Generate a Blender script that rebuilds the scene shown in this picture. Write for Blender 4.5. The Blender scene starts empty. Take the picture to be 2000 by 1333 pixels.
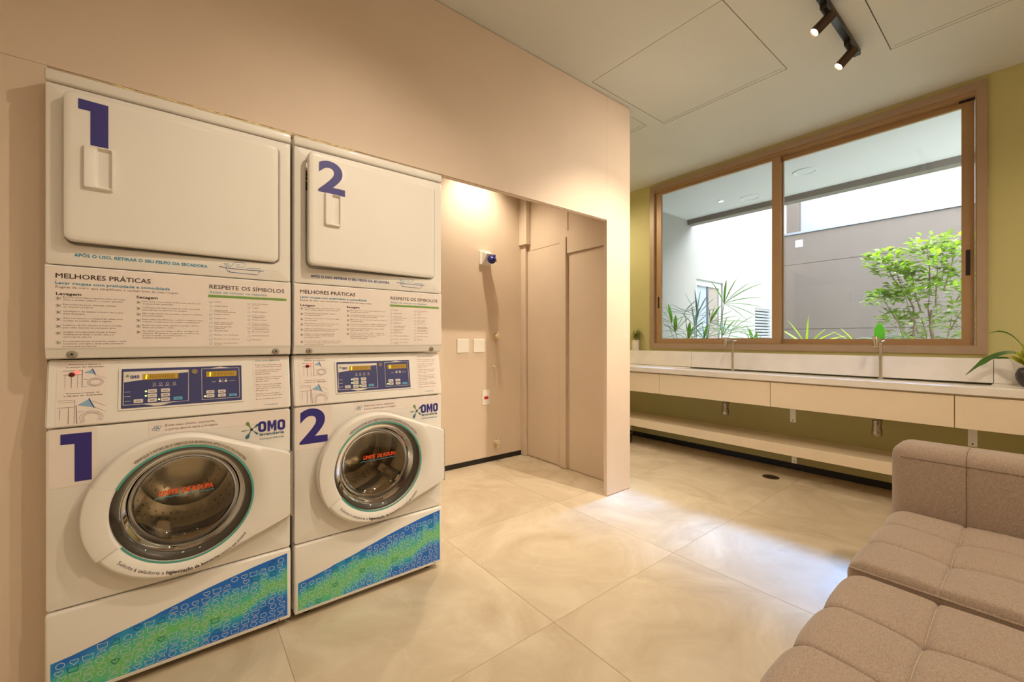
import bpy, bmesh, math, random
from mathutils import Vector, Matrix, Euler
from mathutils.geometry import tessellate_polygon
PI = math.pi
random.seed(7)
S = bpy.context.scene
COL = S.collection

# ------------------------------------------------------------------ camera
CAMZ = 1.165
cd = bpy.data.cameras.new('camera'); cam = bpy.data.objects.new('camera', cd); COL.objects.link(cam)
cam.location = (0, 0, CAMZ)
cam.rotation_euler = (PI / 2, 0, math.radians(51.8 - 90))
cd.sensor_width = 36.0; cd.lens = 812.5 / 2000 * 36; cd.shift_y = -0.00125; cd.clip_start = 0.02
S.camera = cam

# ------------------------------------------------------------------ view, world
S.view_settings.view_transform = 'Standard'; S.view_settings.look = 'None'
S.view_settings.gamma = 1.0; S.view_settings.use_curve_mapping = False
S.view_settings.exposure = 1.1
S.cycles.use_denoising = True
S.cycles.max_bounces = 12; S.cycles.diffuse_bounces = 6; S.cycles.transparent_max_bounces = 16
S.cycles.sample_clamp_indirect = 6.0
w = bpy.data.worlds.new('World'); S.world = w; w.use_nodes = True
bg = w.node_tree.nodes['Background']
bg.inputs[0].default_value = (0.86, 0.93, 1.0, 1); bg.inputs[1].default_value = 7.4

def spot(name, loc, aim, power, col, size, blend, radius=0.02):
    l = bpy.data.lights.new(name, 'SPOT'); o = bpy.data.objects.new(name, l); COL.objects.link(o)
    o.location = loc
    o.rotation_euler = (Vector(aim) - Vector(loc)).to_track_quat('-Z', 'Y').to_euler()
    l.energy = power; l.color = col; l.spot_size = math.radians(size); l.spot_blend = blend
    l.shadow_soft_size = radius
    return o

# hazy sun standing low over the far courtyard wall
sn = bpy.data.lights.new('sun', 'SUN'); so_ = bpy.data.objects.new('sun', sn); COL.objects.link(so_)
sn.energy = 4.4; sn.angle = math.radians(7.0); sn.color = (0.10, 0.38, 1.0)
so_.rotation_euler = Vector((-1.0, 0.0, -0.78)).to_track_quat('-Z', 'Y').to_euler()

WARM = (1.0, 0.84, 0.64)
# track spots: two in view, one inferred out of frame, two added as fill
TRY = 0.71
spot('track_or_fill_beam', (2.66, 0.79, 2.82), (2.10, 2.75, 0.0), 90, WARM, 74, 0.9)
spot('track_or_fill_beam', (3.10, 0.80, 2.82), (2.45, 2.00, 1.6), 30, WARM, 118, 1.0)
spot('track_or_fill_beam', (2.25, 0.72, 2.82), (4.30, 2.20, 0.7), 17, WARM, 90, 1.0)  # added fill to lift the counter front and window wall
spot('track_or_fill_beam', (1.80, 0.72, 2.82), (1.10, 1.93, 0.3), 10, WARM, 110, 1.0)
spot('track_or_fill_beam', (0.90, 0.72, 2.82), (0.15, 1.90, 0.3), 27, WARM, 110, 1.0)  # added fill for the front of the left machines
# added fill spots, unseen: behind and beside the camera, one behind the partition
spot('room_fill', (-0.7, -0.3, 2.94), (-0.7, -0.3, 0.0), 10, WARM, 150, 0.6, 0.05)
spot('room_fill', (0.2, 0.3, 2.94), (0.2, 0.3, 0.0), 7, WARM, 150, 0.6, 0.05)
spot('room_fill', (1.6, -0.6, 2.94), (1.6, -0.6, 0.0), 48, WARM, 150, 0.6, 0.05)
spot('room_fill', (2.9, -0.4, 2.94), (2.9, -0.4, 0.0), 17, WARM, 150, 0.6, 0.05)
spot('room_fill', (3.45, 3.45, 2.94), (3.80, 2.9, 0.0), 29, WARM, 150, 0.8, 0.012)
# recessed downlight of the alcove
spot('alcove_beam', (2.10, 2.97, 2.93), (2.12, 3.14, 0.0), 52, WARM, 110, 1.0, 0.025)

# ------------------------------------------------------------------ helpers
def lin(c):
    def f(v):
        v /= 255.0
        return v / 12.92 if v <= 0.04045 else ((v + 0.055) / 1.055) ** 2.4
    return (f(c[0]), f(c[1]), f(c[2]), 1.0)

def mat(name, rgb, rough=0.5, metal=0.0, var=0.06, scale=8.0, bump=0.0, bscale=60.0, emit=None, estr=0.0, coat=0.0, spec=0.5):
    m = bpy.data.materials.new(name); m.use_nodes = True
    nt = m.node_tree; b = nt.nodes['Principled BSDF']
    b.inputs['Roughness'].default_value = rough; b.inputs['Metallic'].default_value = metal
    b.inputs['Specular IOR Level'].default_value = spec
    if coat: b.inputs['Coat Weight'].default_value = coat; b.inputs['Coat Roughness'].default_value = 0.08
    c = lin(rgb)
    tc = nt.nodes.new('ShaderNodeTexCoord')
    n = nt.nodes.new('ShaderNodeTexNoise'); n.inputs['Scale'].default_value = scale; n.inputs['Detail'].default_value = 4
    nt.links.new(tc.outputs['Object'], n.inputs['Vector'])
    r = nt.nodes.new('ShaderNodeValToRGB')
    r.color_ramp.elements[0].position = 0.3; r.color_ramp.elements[1].position = 0.7
    r.color_ramp.elements[0].color = tuple(v * (1 - var) for v in c[:3]) + (1,)
    r.color_ramp.elements[1].color = tuple(min(1, v * (1 + var)) for v in c[:3]) + (1,)
    nt.links.new(n.outputs['Fac'], r.inputs['Fac'])
    nt.links.new(r.outputs['Color'], b.inputs['Base Color'])
    if bump:
        n2 = nt.nodes.new('ShaderNodeTexNoise'); n2.inputs['Scale'].default_value = bscale; n2.inputs['Detail'].default_value = 3
        nt.links.new(tc.outputs['Object'], n2.inputs['Vector'])
        bp = nt.nodes.new('ShaderNodeBump'); bp.inputs['Strength'].default_value = bump; bp.inputs['Distance'].default_value = 0.01
        nt.links.new(n2.outputs['Fac'], bp.inputs['Height']); nt.links.new(bp.outputs['Normal'], b.inputs['Normal'])
    if emit:
        b.inputs['Emission Color'].default_value = lin(emit); b.inputs['Emission Strength'].default_value = estr
    return m

def glass_mat(name, tint=(1, 1, 1), refl=1.0):
    m = bpy.data.materials.new(name); m.use_nodes = True; nt = m.node_tree
    nt.nodes.remove(nt.nodes['Principled BSDF']); out = nt.nodes['Material Output']
    t = nt.nodes.new('ShaderNodeBsdfTransparent'); t.inputs[0].default_value = (*tint, 1)
    g = nt.nodes.new('ShaderNodeBsdfGlossy'); g.inputs['Roughness'].default_value = 0.01
    f = nt.nodes.new('ShaderNodeFresnel'); f.inputs['IOR'].default_value = 1.45
    mu = nt.nodes.new('ShaderNodeMath'); mu.operation = 'MULTIPLY'; mu.inputs[1].default_value = refl
    nt.links.new(f.outputs[0], mu.inputs[0])
    mx = nt.nodes.new('ShaderNodeMixShader')
    nt.links.new(mu.outputs[0], mx.inputs[0]); nt.links.new(t.outputs[0], mx.inputs[1]); nt.links.new(g.outputs[0], mx.inputs[2])
    nt.links.new(mx.outputs[0], out.inputs['Surface'])
    return m

def obj(name, bm, m, parent=None, loc=None, smooth=None):
    me = bpy.data.meshes.new(name)
    bmesh.ops.recalc_face_normals(bm, faces=bm.faces[:])
    if smooth is not None:
        for f in bm.faces: f.smooth = True
        for e in bm.edges:
            if len(e.link_faces) == 2 and e.calc_face_angle(0) > math.radians(smooth): e.smooth = False
    bm.to_mesh(me); bm.free()
    me.materials.append(m)
    return link(name, me, parent, loc)

def link(name, me, parent=None, loc=None):
    o = bpy.data.objects.new(name, me); COL.objects.link(o)
    if parent: o.parent = parent
    if loc: o.location = loc
    return o

def tag(o, label, cat, group=None):
    o['label'] = label; o['category'] = cat
    if group: o['group'] = group
    return o

def thing(name, label, cat, loc=(0, 0, 0), rz=0.0, group=None):
    o = bpy.data.objects.new(name, None); COL.objects.link(o)
    o.location = loc; o.rotation_euler = (0, 0, rz); o.empty_display_size = 0.1
    return tag(o, label, cat, group)

def struct(o, label=None):
    o['kind'] = 'structure'
    if label: o['label'] = label
    return o

def box(bm, x0, x1, y0, y1, z0, z1, r=0.0, seg=2):
    t = bmesh.new()
    bmesh.ops.create_cube(t, size=1.0)
    for v in t.verts:
        v.co = Vector((x0 + (v.co.x + .5) * (x1 - x0), y0 + (v.co.y + .5) * (y1 - y0), z0 + (v.co.z + .5) * (z1 - z0)))
    if r > 0: bmesh.ops.bevel(t, geom=t.edges[:], offset=r, segments=seg, profile=0.5, affect='EDGES')
    merge(bm, t); return bm

def merge(bm, t, M=None):
    me = bpy.data.meshes.new('tmp')
    if M is not None: bmesh.ops.transform(t, matrix=M, verts=t.verts[:])
    t.to_mesh(me); t.free(); bm.from_mesh(me); bpy.data.meshes.remove(me)

def bx(*a, **k):
    bm = bmesh.new(); box(bm, *a, **k); return bm

def loft(bm, loops, close=True, cap0=False, cap1=False):
    rows = [[bm.verts.new(p) for p in L] for L in loops]
    n = len(rows[0])
    for a, b in zip(rows[:-1], rows[1:]):
        for i in range(n if close else n - 1):
            j = (i + 1) % n
            bm.faces.new((a[i], a[j], b[j], b[i]))
    if cap0: bm.faces.new(rows[0])
    if cap1: bm.faces.new(rows[-1])
    return bm

def lathe(bm, prof, seg=32, axis='Z', at=(0, 0, 0), a0=0.0, a1=2 * PI):
    full = abs(a1 - a0 - 2 * PI) < 1e-6
    n = seg if full else seg + 1
    loops = []
    for r, h in prof:
        L = []
        for i in range(n):
            a = a0 + (a1 - a0) * i / seg
            c, s = r * math.cos(a), r * math.sin(a)
            p = {'Z': (c, s, h), 'Y': (c, h, s), 'X': (h, c, s)}[axis]
            L.append(Vector(p) + Vector(at))
        loops.append(L)
    return loft(bm, loops, close=full)

def tube(bm, pts, r, seg=10, cap=True):
    pts = [Vector(p) for p in pts]
    if not isinstance(r, (list, tuple)): r = [r] * len(pts)
    loops = []
    up = Vector((0, 0, 1))
    prev = None
    for i, p in enumerate(pts):
        d = (pts[min(i + 1, len(pts) - 1)] - pts[max(i - 1, 0)]).normalized()
        u = prev - d * prev.dot(d) if prev else (up.cross(d) if abs(d.z) < .95 else Vector((1, 0, 0)).cross(d))
        u.normalize(); v = d.cross(u); prev = u
        loops.append([p + (u * math.cos(2 * PI * k / seg) + v * math.sin(2 * PI * k / seg)) * r[i] for k in range(seg)])
    return loft(bm, loops, cap0=cap, cap1=cap)

def slab(x0, x1, y0, y1, holes, lo, hi, plane='XY'):
    """a slab with rectangular holes; plane gives the two in-plane axes, lo/hi run along the third"""
    xs = sorted({x0, x1, *[h[0] for h in holes], *[h[1] for h in holes]})
    ys = sorted({y0, y1, *[h[2] for h in holes], *[h[3] for h in holes]})
    xs = [v for v in xs if x0 <= v <= x1]; ys = [v for v in ys if y0 <= v <= y1]
    def solid(i, j):
        if i < 0 or j < 0 or i >= len(xs) - 1 or j >= len(ys) - 1: return False
        cx, cy = (xs[i] + xs[i + 1]) / 2, (ys[j] + ys[j + 1]) / 2
        return not any(h[0] < cx < h[1] and h[2] < cy < h[3] for h in holes)
    P = {'XY': lambda a, b, c: (a, b, c), 'XZ': lambda a, b, c: (a, c, b), 'YZ': lambda a, b, c: (c, a, b)}[plane]
    bm = bmesh.new(); V = {}
    def v(i, j, k):
        key = (i, j, k)
        if key not in V: V[key] = bm.verts.new(P(xs[i], ys[j], hi if k else lo))
        return V[key]
    for i in range(len(xs) - 1):
        for j in range(len(ys) - 1):
            if not solid(i, j): continue
            for k in (0, 1): bm.faces.new((v(i, j, k), v(i + 1, j, k), v(i + 1, j + 1, k), v(i, j + 1, k)))
            if not solid(i - 1, j): bm.faces.new((v(i, j, 0), v(i, j + 1, 0), v(i, j + 1, 1), v(i, j, 1)))
            if not solid(i + 1, j): bm.faces.new((v(i + 1, j, 0), v(i + 1, j + 1, 0), v(i + 1, j + 1, 1), v(i + 1, j, 1)))
            if not solid(i, j - 1): bm.faces.new((v(i, j, 0), v(i + 1, j, 0), v(i + 1, j, 1), v(i, j, 1)))
            if not solid(i, j + 1): bm.faces.new((v(i, j + 1, 0), v(i + 1, j + 1, 0), v(i + 1, j + 1, 1), v(i, j + 1, 1)))
    return bm

# --- flat print: lettering and drawings as thin faces in an (x, z) plane
_txt = {}
def glyphs(s, bold=0.0, res=3):
    key = (s, bold, res)
    if key in _txt: return _txt[key]
    cu = bpy.data.curves.new('txt', 'FONT'); cu.body = s; cu.size = 1.0; cu.offset = bold
    cu.resolution_u = res; cu.fill_mode = 'BOTH' if False else 'FRONT'
    o = bpy.data.objects.new('txt', cu); COL.objects.link(o)
    dg = bpy.context.evaluated_depsgraph_get()
    me = bpy.data.meshes.new_from_object(o.evaluated_get(dg))
    V = [(v.co.x, v.co.y) for v in me.vertices]; F = [tuple(p.vertices) for p in me.polygons]
    bpy.data.objects.remove(o); bpy.data.curves.remove(cu); bpy.data.meshes.remove(me)
    _txt[key] = (V, F); return V, F
CAP = None
def capheight():
    global CAP
    if CAP is None: CAP = max(v[1] for v in glyphs('H')[0])
    return CAP

class Flat:
    def __init__(s): s.V = []; s.F = []; s.lay = {}
    def text(s, t, x, z, w, h, bold=0.0, res=2, fn=None, shear=0.0, fat=0.0, fit=False):
        if fat:
            for q, (dx, dz) in enumerate(((fat, 0), (-fat, 0), (0, fat), (0, -fat))):
                b = len(s.V); s.text(t, x + dx, z + dz, w, h, bold, res, fn, shear)
                for i in range(b, len(s.V)): s.lay[i] = (q + 1) * .00004
        V, F = glyphs(t, bold, res)
        mx0 = min(v[0] for v in V); mx1 = max(v[0] for v in V); k = h / capheight()
        if fit:
            a, b_ = min(v[1] for v in V), max(v[1] for v in V); V = [(v[0], (v[1] - a) / (b_ - a) * capheight()) for v in V]
        sx = w / (mx1 - mx0) if w else k
        b = len(s.V)
        for v in V:
            p = (x + (v[0] - mx0) * sx + shear * v[1] * k, z + v[1] * k)
            s.V.append(fn(*p) if fn else p)
        s.F += [tuple(i + b for i in f) for f in F]
        return (mx1 - mx0) * sx
    def poly(s, pts):
        b = len(s.V); s.V += [tuple(p) for p in pts]
        for t in tessellate_polygon([[Vector((p[0], p[1], 0)) for p in pts]]): s.F.append(tuple(i + b for i in t))
    def rect(s, x0, x1, z0, z1, r=0.0):
        if r <= 0: s.poly([(x0, z0), (x1, z0), (x1, z1), (x0, z1)]); return
        p = []
        for cx, cz, a in ((x1 - r, z0 + r, -90), (x1 - r, z1 - r, 0), (x0 + r, z1 - r, 90), (x0 + r, z0 + r, 180)):
            for k in range(4): q = math.radians(a + 30 * k); p.append((cx + r * math.cos(q), cz + r * math.sin(q)))
        s.poly(p)
    def line(s, pts, w, closed=False):
        n = len(pts); b = len(s.V)
        for i, p in enumerate(pts):
            if closed: a, c = pts[i - 1], pts[(i + 1) % n]
            else: a, c = pts[max(i - 1, 0)], pts[min(i + 1, n - 1)]
            dx, dz = c[0] - a[0], c[1] - a[1]; L = math.hypot(dx, dz) or 1
            nx, nz = -dz / L * w / 2, dx / L * w / 2
            s.V += [(p[0] + nx, p[1] + nz), (p[0] - nx, p[1] - nz)]
        for i in range(n if closed else n - 1):
            j = (i + 1) % n
            s.F.append((b + 2 * i, b + 2 * j, b + 2 * j + 1, b + 2 * i + 1))
    def ell(s, x, z, rx, rz=None, n=16):
        rz = rz or rx; s.poly([(x + rx * math.cos(2 * PI * k / n), z + rz * math.sin(2 * PI * k / n)) for k in range(n)])
    def ring(s, x, z, rx, w, rz=None, n=18, a0=0, a1=360):
        rz = rz or rx; full = a1 - a0 >= 360
        pts = [(x + rx * math.cos(math.radians(a0 + (a1 - a0) * k / n)), z + rz * math.sin(math.radians(a0 + (a1 - a0) * k / n))) for k in range(n if full else n + 1)]
        s.line(pts, w, closed=full)
    def build(s, name, m, parent, fy=lambda x, z: 0.0):
        me = bpy.data.meshes.new(name)
        me.from_pydata([(p[0], fy(*p) - s.lay.get(i, 0), p[1]) for i, p in enumerate(s.V)], [], s.F); me.materials.append(m)
        return link(name, me, parent)

def outline_r(cx, cz, poly, a):
    """distance from (cx, cz) along angle a to a convex outline"""
    dx, dz = math.cos(a), math.sin(a); best = 1e9
    for (x0, z0), (x1, z1) in zip(poly, poly[1:] + poly[:1]):
        ex, ez = x1 - x0, z1 - z0; den = dx * ez - dz * ex
        if abs(den) < 1e-12: continue
        t = ((x0 - cx) * ez - (z0 - cz) * ex) / den; u = ((x0 - cx) * dz - (z0 - cz) * dx) / den
        if t > 0 and -1e-6 <= u <= 1 + 1e-6: best = min(best, t)
    return best

class RR(list): par = None
def rrect(x0, x1, z0, z1, r, n=5):
    p = RR(); p.par = (x0, x1, z0, z1, r, n)
    for cx, cz, a in ((x1 - r, z0 + r, -90), (x1 - r, z1 - r, 0), (x0 + r, z1 - r, 90), (x0 + r, z0 + r, 180)):
        for k in range(n + 1): q = math.radians(a + 90 * k / n); p.append((cx + r * math.cos(q), cz + r * math.sin(q)))
    return p

def angles_for(cx, cz, polys, n=72):
    A = {round(2 * PI * k / n, 5) for k in range(n)}
    for P in polys:
        for x, z in P: A.add(round(math.atan2(z - cz, x - cx) % (2 * PI), 5))
    A = sorted(A); out = [A[0]]
    for a in A[1:]:
        if a - out[-1] > 1e-4: out.append(a)
    return out

def polyloop(cx, cz, poly, A, inset, y):
    if getattr(poly, 'par', None) and inset:
        a, b, c, d, r_, n_ = poly.par; poly = (rrect(a + inset, b - inset, c + inset, d - inset, max(r_ - inset, .0008), n_)); inset = 0
    L = []
    for a in A:
        r = max(outline_r(cx, cz, poly, a) - inset, 1e-4)
        L.append(Vector((cx + r * math.cos(a), y, cz + r * math.sin(a))))
    return L

# ------------------------------------------------------------------ materials
M = {}
M['greige'] = mat('greige_paint', (221, 202, 184), 0.55, var=0.03, scale=2.5, bump=0.03, bscale=180)
M['greige_alcove'] = mat('greige_alcove_paint', (216, 199, 178), 0.6, var=0.03, scale=2.5, bump=0.03, bscale=180)
M['ceiling'] = mat('ceiling_paint', (213, 213, 204), 0.8, var=0.02, scale=2, bump=0.02, bscale=120)
M['olive'] = mat('olive_wall_paint', (192, 185, 127), 0.7, var=0.03, scale=2, bump=0.03, bscale=150)
M['cream'] = mat('cream_wall_paint', (214, 204, 188), 0.8, var=0.03, scale=2)
M['grout'] = mat('grout', (178, 160, 132), 0.9)
M['black'] = mat('black_trim', (22, 19, 17), 0.5)
M['enamel'] = mat('white_enamel', (230, 226, 220), 0.42, var=0.012, scale=3, coat=0.08)
M['vinyl'] = mat('white_vinyl_print', (232, 222, 216), 0.4, var=0.01)
M['grey_pl'] = mat('grey_plastic', (150, 142, 130), 0.5)
M['dark_pl'] = mat('dark_plastic', (38, 33, 28), 0.45)
M['navy'] = mat('navy_print', (52, 46, 128), 0.4, var=0.03)
M['brown_ink'] = mat('dark_brown_ink', (62, 40, 42), 0.5)
M['body_ink'] = mat('grey_brown_ink', (118, 92, 84), 0.5)
M['teal_ink'] = mat('teal_blue_ink', (70, 148, 178), 0.5)
M['blue_ink'] = mat('deep_blue_ink', (42, 70, 140), 0.5)
M['green_ink'] = mat('green_ink', (128, 168, 84), 0.5)
M['pale_ink'] = mat('pale_grey_blue_ink', (165, 178, 190), 0.5)
M['cone_ink'] = mat('pale_blue_ink', (140, 175, 205), 0.5)
M['line_ink'] = mat('fine_line_ink', (120, 98, 108), 0.5)
M['icon_ink'] = mat('icon_outline_ink', (186, 204, 216), 0.5)
M['icon_dark'] = mat('icon_outline_dark_ink', (14, 70, 130), 0.5)
M['red_ink'] = mat('orange_red_ink', (246, 92, 40), 0.5)
M['panel_blue'] = mat('control_blue_print', (62, 66, 116), 0.35, var=0.02)
M['panel_white'] = mat('control_white_print', (222, 214, 206), 0.4)
M['btn'] = mat('button_white', (214, 208, 205), 0.4)
M['btn_cyan'] = mat('button_cyan', (88, 172, 212), 0.4)
M['display'] = mat('display_amber', (150, 118, 48), 0.3, emit=(150, 110, 30), estr=0.25)
M['digit'] = mat('display_lit_digit', (230, 225, 40), 0.4, emit=(225, 225, 30), estr=1.4)
M['led_green'] = mat('green_led', (190, 240, 120), 0.4, emit=(190, 245, 110), estr=1.6)
M['led_red'] = mat('red_led', (250, 110, 100), 0.4, emit=(255, 90, 80), estr=0.8)
M['sensor'] = mat('sensor_dark_red', (96, 18, 10), 0.25)
M['teal_gasket'] = mat('teal_gasket_print', (78, 162, 152), 0.4)
M['steel'] = mat('stainless_steel', (176, 166, 150), 0.22, 1.0, var=0.04)
M['drum'] = mat('drum_steel', (205, 192, 168), 0.24, 1.0, var=0.08, scale=5)
M['rubber'] = mat('dark_rubber', (48, 42, 36), 0.45)
M['chrome'] = mat('chrome', (212, 205, 196), 0.1, 1.0, var=0.02)
M['glass'] = glass_mat('window_glass', (0.97, 0.985, 0.98), 0.8)
M['bowl_glass'] = glass_mat('door_bowl_glass', (0.95, 0.945, 0.92), 2.2)
M['bronze'] = mat('bronze_aluminium', (168, 135, 97), 0.42, 0.2, var=0.03)
M['bronze_out'] = mat('bronze_aluminium_grey', (168, 144, 118), 0.45, 0.2, var=0.03)
M['latch'] = mat('black_latch', (20, 14, 10), 0.4)
M['stone'] = mat('white_stone', (236, 230, 222), 0.3, var=0.06, scale=5, coat=0.2)
M['laminate'] = mat('beige_laminate', (236, 219, 192), 0.45, var=0.015)
M['white_pl'] = mat('white_plastic', (236, 232, 224), 0.4, var=0.01)
M['pvc'] = mat('cream_pvc', (220, 204, 172), 0.5)
M['blue_pl'] = mat('blue_plastic', (34, 40, 132), 0.35)
M['red_pl'] = mat('red_plastic', (190, 24, 18), 0.4)
M['track'] = mat('track_black', (34, 33, 36), 0.35, 0.3)
M['spot_body'] = mat('spot_bronze_body', (74, 56, 42), 0.4, 0.4)
M['lamp'] = mat('lamp_lens', (255, 240, 215), 0.3, emit=(255, 236, 205), estr=6.0)
M['lamp2'] = mat('lamp_lens_bright', (255, 245, 225), 0.3, emit=(255, 240, 212), estr=14.0)
M['pot_dark'] = mat('plum_black_pot', (52, 42, 44), 0.35)
M['pot_white'] = mat('white_glazed_pot', (230, 222, 206), 0.35)
M['leaf_dark'] = mat('dark_strap_leaf', (66, 104, 34), 0.4, var=0.2, scale=20)
M['leaf_lime'] = mat('lime_leaf', (168, 172, 48), 0.5, var=0.2, scale=20)
M['leaf_olive'] = mat('olive_leaf', (120, 130, 40), 0.5, var=0.25, scale=20)
M['soil'] = mat('soil', (54, 40, 30), 0.9)

def fabric():
    m = mat('taupe_wool_fabric', (142, 118, 98), 0.95, spec=0.15)
    nt = m.node_tree; b = nt.nodes['Principled BSDF']
    b.inputs['Sheen Weight'].default_value = 0.3; b.inputs['Sheen Roughness'].default_value = 0.5
    tc = nt.nodes.new('ShaderNodeTexCoord')
    n = nt.nodes.new('ShaderNodeTexNoise'); n.inputs['Scale'].default_value = 420; n.inputs['Detail'].default_value = 3; n.inputs['Roughness'].default_value = .7
    nt.links.new(tc.outputs['Object'], n.inputs['Vector'])
    n2 = nt.nodes.new('ShaderNodeTexNoise'); n2.inputs['Scale'].default_value = 240; n2.inputs['Detail'].default_value = 3
    nt.links.new(tc.outputs['Object'], n2.inputs['Vector'])
    ad = nt.nodes.new('ShaderNodeMath'); ad.operation = 'ADD'
    nt.links.new(n.outputs['Fac'], ad.inputs[0]); nt.links.new(n2.outputs['Fac'], ad.inputs[1])
    r = nt.nodes.new('ShaderNodeValToRGB')
    r.color_ramp.elements[0].position = 0.72; r.color_ramp.elements[1].position = 1.28
    mr = nt.nodes.new('ShaderNodeMapRange'); mr.inputs['From Min'].default_value = .72; mr.inputs['From Max'].default_value = 1.28
    nt.links.new(ad.outputs[0], mr.inputs['Value'])
    r.color_ramp.elements[0].position = 0; r.color_ramp.elements[1].position = 1
    r.color_ramp.elements[0].color = lin((145, 128, 115)); r.color_ramp.elements[1].color = lin((180, 161, 146))
    nt.links.new(mr.outputs[0], r.inputs['Fac']); nt.links.new(r.outputs['Color'], b.inputs['Base Color'])
    bp = nt.nodes.new('ShaderNodeBump'); bp.inputs['Strength'].default_value = 0.25; bp.inputs['Distance'].default_value = 0.002
    nt.links.new(n.outputs['Fac'], bp.inputs['Height']); nt.links.new(bp.outputs['Normal'], b.inputs['Normal'])
    return m
M['fabric'] = fabric()
M['thread'] = mat('pale_thread', (205, 182, 152), 0.8)
M['thread_dark'] = mat('brown_thread', (112, 92, 74), 0.8)

def floor_mat():
    m = mat('porcelain_tile', (196, 178, 150), 0.38, spec=0.4)
    nt = m.node_tree; b = nt.nodes['Principled BSDF']
    geo = nt.nodes.new('ShaderNodeNewGeometry')
    inf = nt.nodes.new('ShaderNodeObjectInfo')
    off = nt.nodes.new('ShaderNodeVectorMath'); off.operation = 'MULTIPLY_ADD'
    cmb = nt.nodes.new('ShaderNodeCombineXYZ')
    for i in range(3): nt.links.new(inf.outputs['Random'], cmb.inputs[i])
    off.inputs[1].default_value = (13, 7, 5)
    nt.links.new(cmb.outputs[0], off.inputs[0]); nt.links.new(geo.outputs['Position'], off.inputs[2])
    n1 = nt.nodes.new('ShaderNodeTexNoise'); n1.inputs['Scale'].default_value = 2.3; n1.inputs['Detail'].default_value = 11; n1.inputs['Roughness'].default_value = .62; n1.inputs['Distortion'].default_value = 1.2
    nt.links.new(off.outputs[0], n1.inputs['Vector'])
    r = nt.nodes.new('ShaderNodeValToRGB'); e = r.color_ramp.elements
    e[0].position = .30; e[0].color = lin((184, 167, 140)); e[1].position = .72; e[1].color = lin((216, 203, 180))
    nt.links.new(n1.outputs['Fac'], r.inputs['Fac'])
    # thin pale veins
    n2 = nt.nodes.new('ShaderNodeTexNoise'); n2.inputs['Scale'].default_value = 0.9; n2.inputs['Detail'].default_value = 3; n2.inputs['Distortion'].default_value = 0.8
    nt.links.new(off.outputs[0], n2.inputs['Vector'])
    sub = nt.nodes.new('ShaderNodeMath'); sub.operation = 'SUBTRACT'; sub.inputs[1].default_value = .5; nt.links.new(n2.outputs['Fac'], sub.inputs[0])
    ab = nt.nodes.new('ShaderNodeMath'); ab.operation = 'ABSOLUTE'; nt.links.new(sub.outputs[0], ab.inputs[0])
    vr = nt.nodes.new('ShaderNodeMapRange'); vr.inputs['From Min'].default_value = 0; vr.inputs['From Max'].default_value = .006; vr.inputs['To Min'].default_value = .16; vr.inputs['To Max'].default_value = 0
    nt.links.new(ab.outputs[0], vr.inputs['Value'])
    mx = nt.nodes.new('ShaderNodeMix'); mx.data_type = 'RGBA'
    nt.links.new(vr.outputs[0], mx.inputs['Factor']); nt.links.new(r.outputs['Color'], mx.inputs['A']); mx.inputs['B'].default_value = lin((226, 212, 188))
    nt.links.new(mx.outputs['Result'], b.inputs['Base Color'])
    bp = nt.nodes.new('ShaderNodeBump'); bp.inputs['Strength'].default_value = .05; bp.inputs['Distance'].default_value = .01
    nt.links.new(n1.outputs['Fac'], bp.inputs['Height']); nt.links.new(bp.outputs['Normal'], b.inputs['Normal'])
    return m
M['tile'] = floor_mat()

def wave_mat():
    m = mat('blue_green_watercolour_print', (20, 110, 180), 0.4)
    nt = m.node_tree; b = nt.nodes['Principled BSDF']
    tc = nt.nodes.new('ShaderNodeTexCoord')
    sep = nt.nodes.new('ShaderNodeSeparateXYZ'); nt.links.new(tc.outputs['Object'], sep.inputs[0])
    # distance from a diagonal green band through the print
    a = nt.nodes.new('ShaderNodeMath'); a.operation = 'MULTIPLY_ADD'; a.inputs[1].default_value = -0.17; a.inputs[2].default_value = -0.073
    nt.links.new(sep.outputs['X'], a.inputs[0])
    s = nt.nodes.new('ShaderNodeMath'); s.operation = 'ADD'; nt.links.new(a.outputs[0], s.inputs[0]); nt.links.new(sep.outputs['Z'], s.inputs[1])
    n = nt.nodes.new('ShaderNodeTexNoise'); n.inputs['Scale'].default_value = 9; n.inputs['Detail'].default_value = 5; n.inputs['Distortion'].default_value = .6
    nt.links.new(tc.outputs['Object'], n.inputs['Vector'])
    nn = nt.nodes.new('ShaderNodeMath'); nn.operation = 'MULTIPLY_ADD'; nn.inputs[1].default_value = 0.16; nn.inputs[2].default_value = -0.08
    nt.links.new(n.outputs['Fac'], nn.inputs[0])
    t = nt.nodes.new('ShaderNodeMath'); t.operation = 'ADD'; nt.links.new(s.outputs[0], t.inputs[0]); nt.links.new(nn.outputs[0], t.inputs[1])
    ab = nt.nodes.new('ShaderNodeMath'); ab.operation = 'ABSOLUTE'; nt.links.new(t.outputs[0], ab.inputs[0])
    mr = nt.nodes.new('ShaderNodeMapRange'); mr.inputs['From Max'].default_value = 0.085; nt.links.new(ab.outputs[0], mr.inputs['Value'])
    r = nt.nodes.new('ShaderNodeValToRGB'); e = r.color_ramp.elements
    e[0].position = 0; e[0].color = lin((112, 194, 108)); e[1].position = 1; e[1].color = lin((22, 106, 204))
    q = e.new(.32); q.color = lin((84, 188, 146)); q = e.new(.58); q.color = lin((38, 156, 202))
    nt.links.new(mr.outputs[0], r.inputs['Fac']); nt.links.new(r.outputs['Color'], b.inputs['Base Color'])
    return m
M['wave'] = wave_mat()

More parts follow.
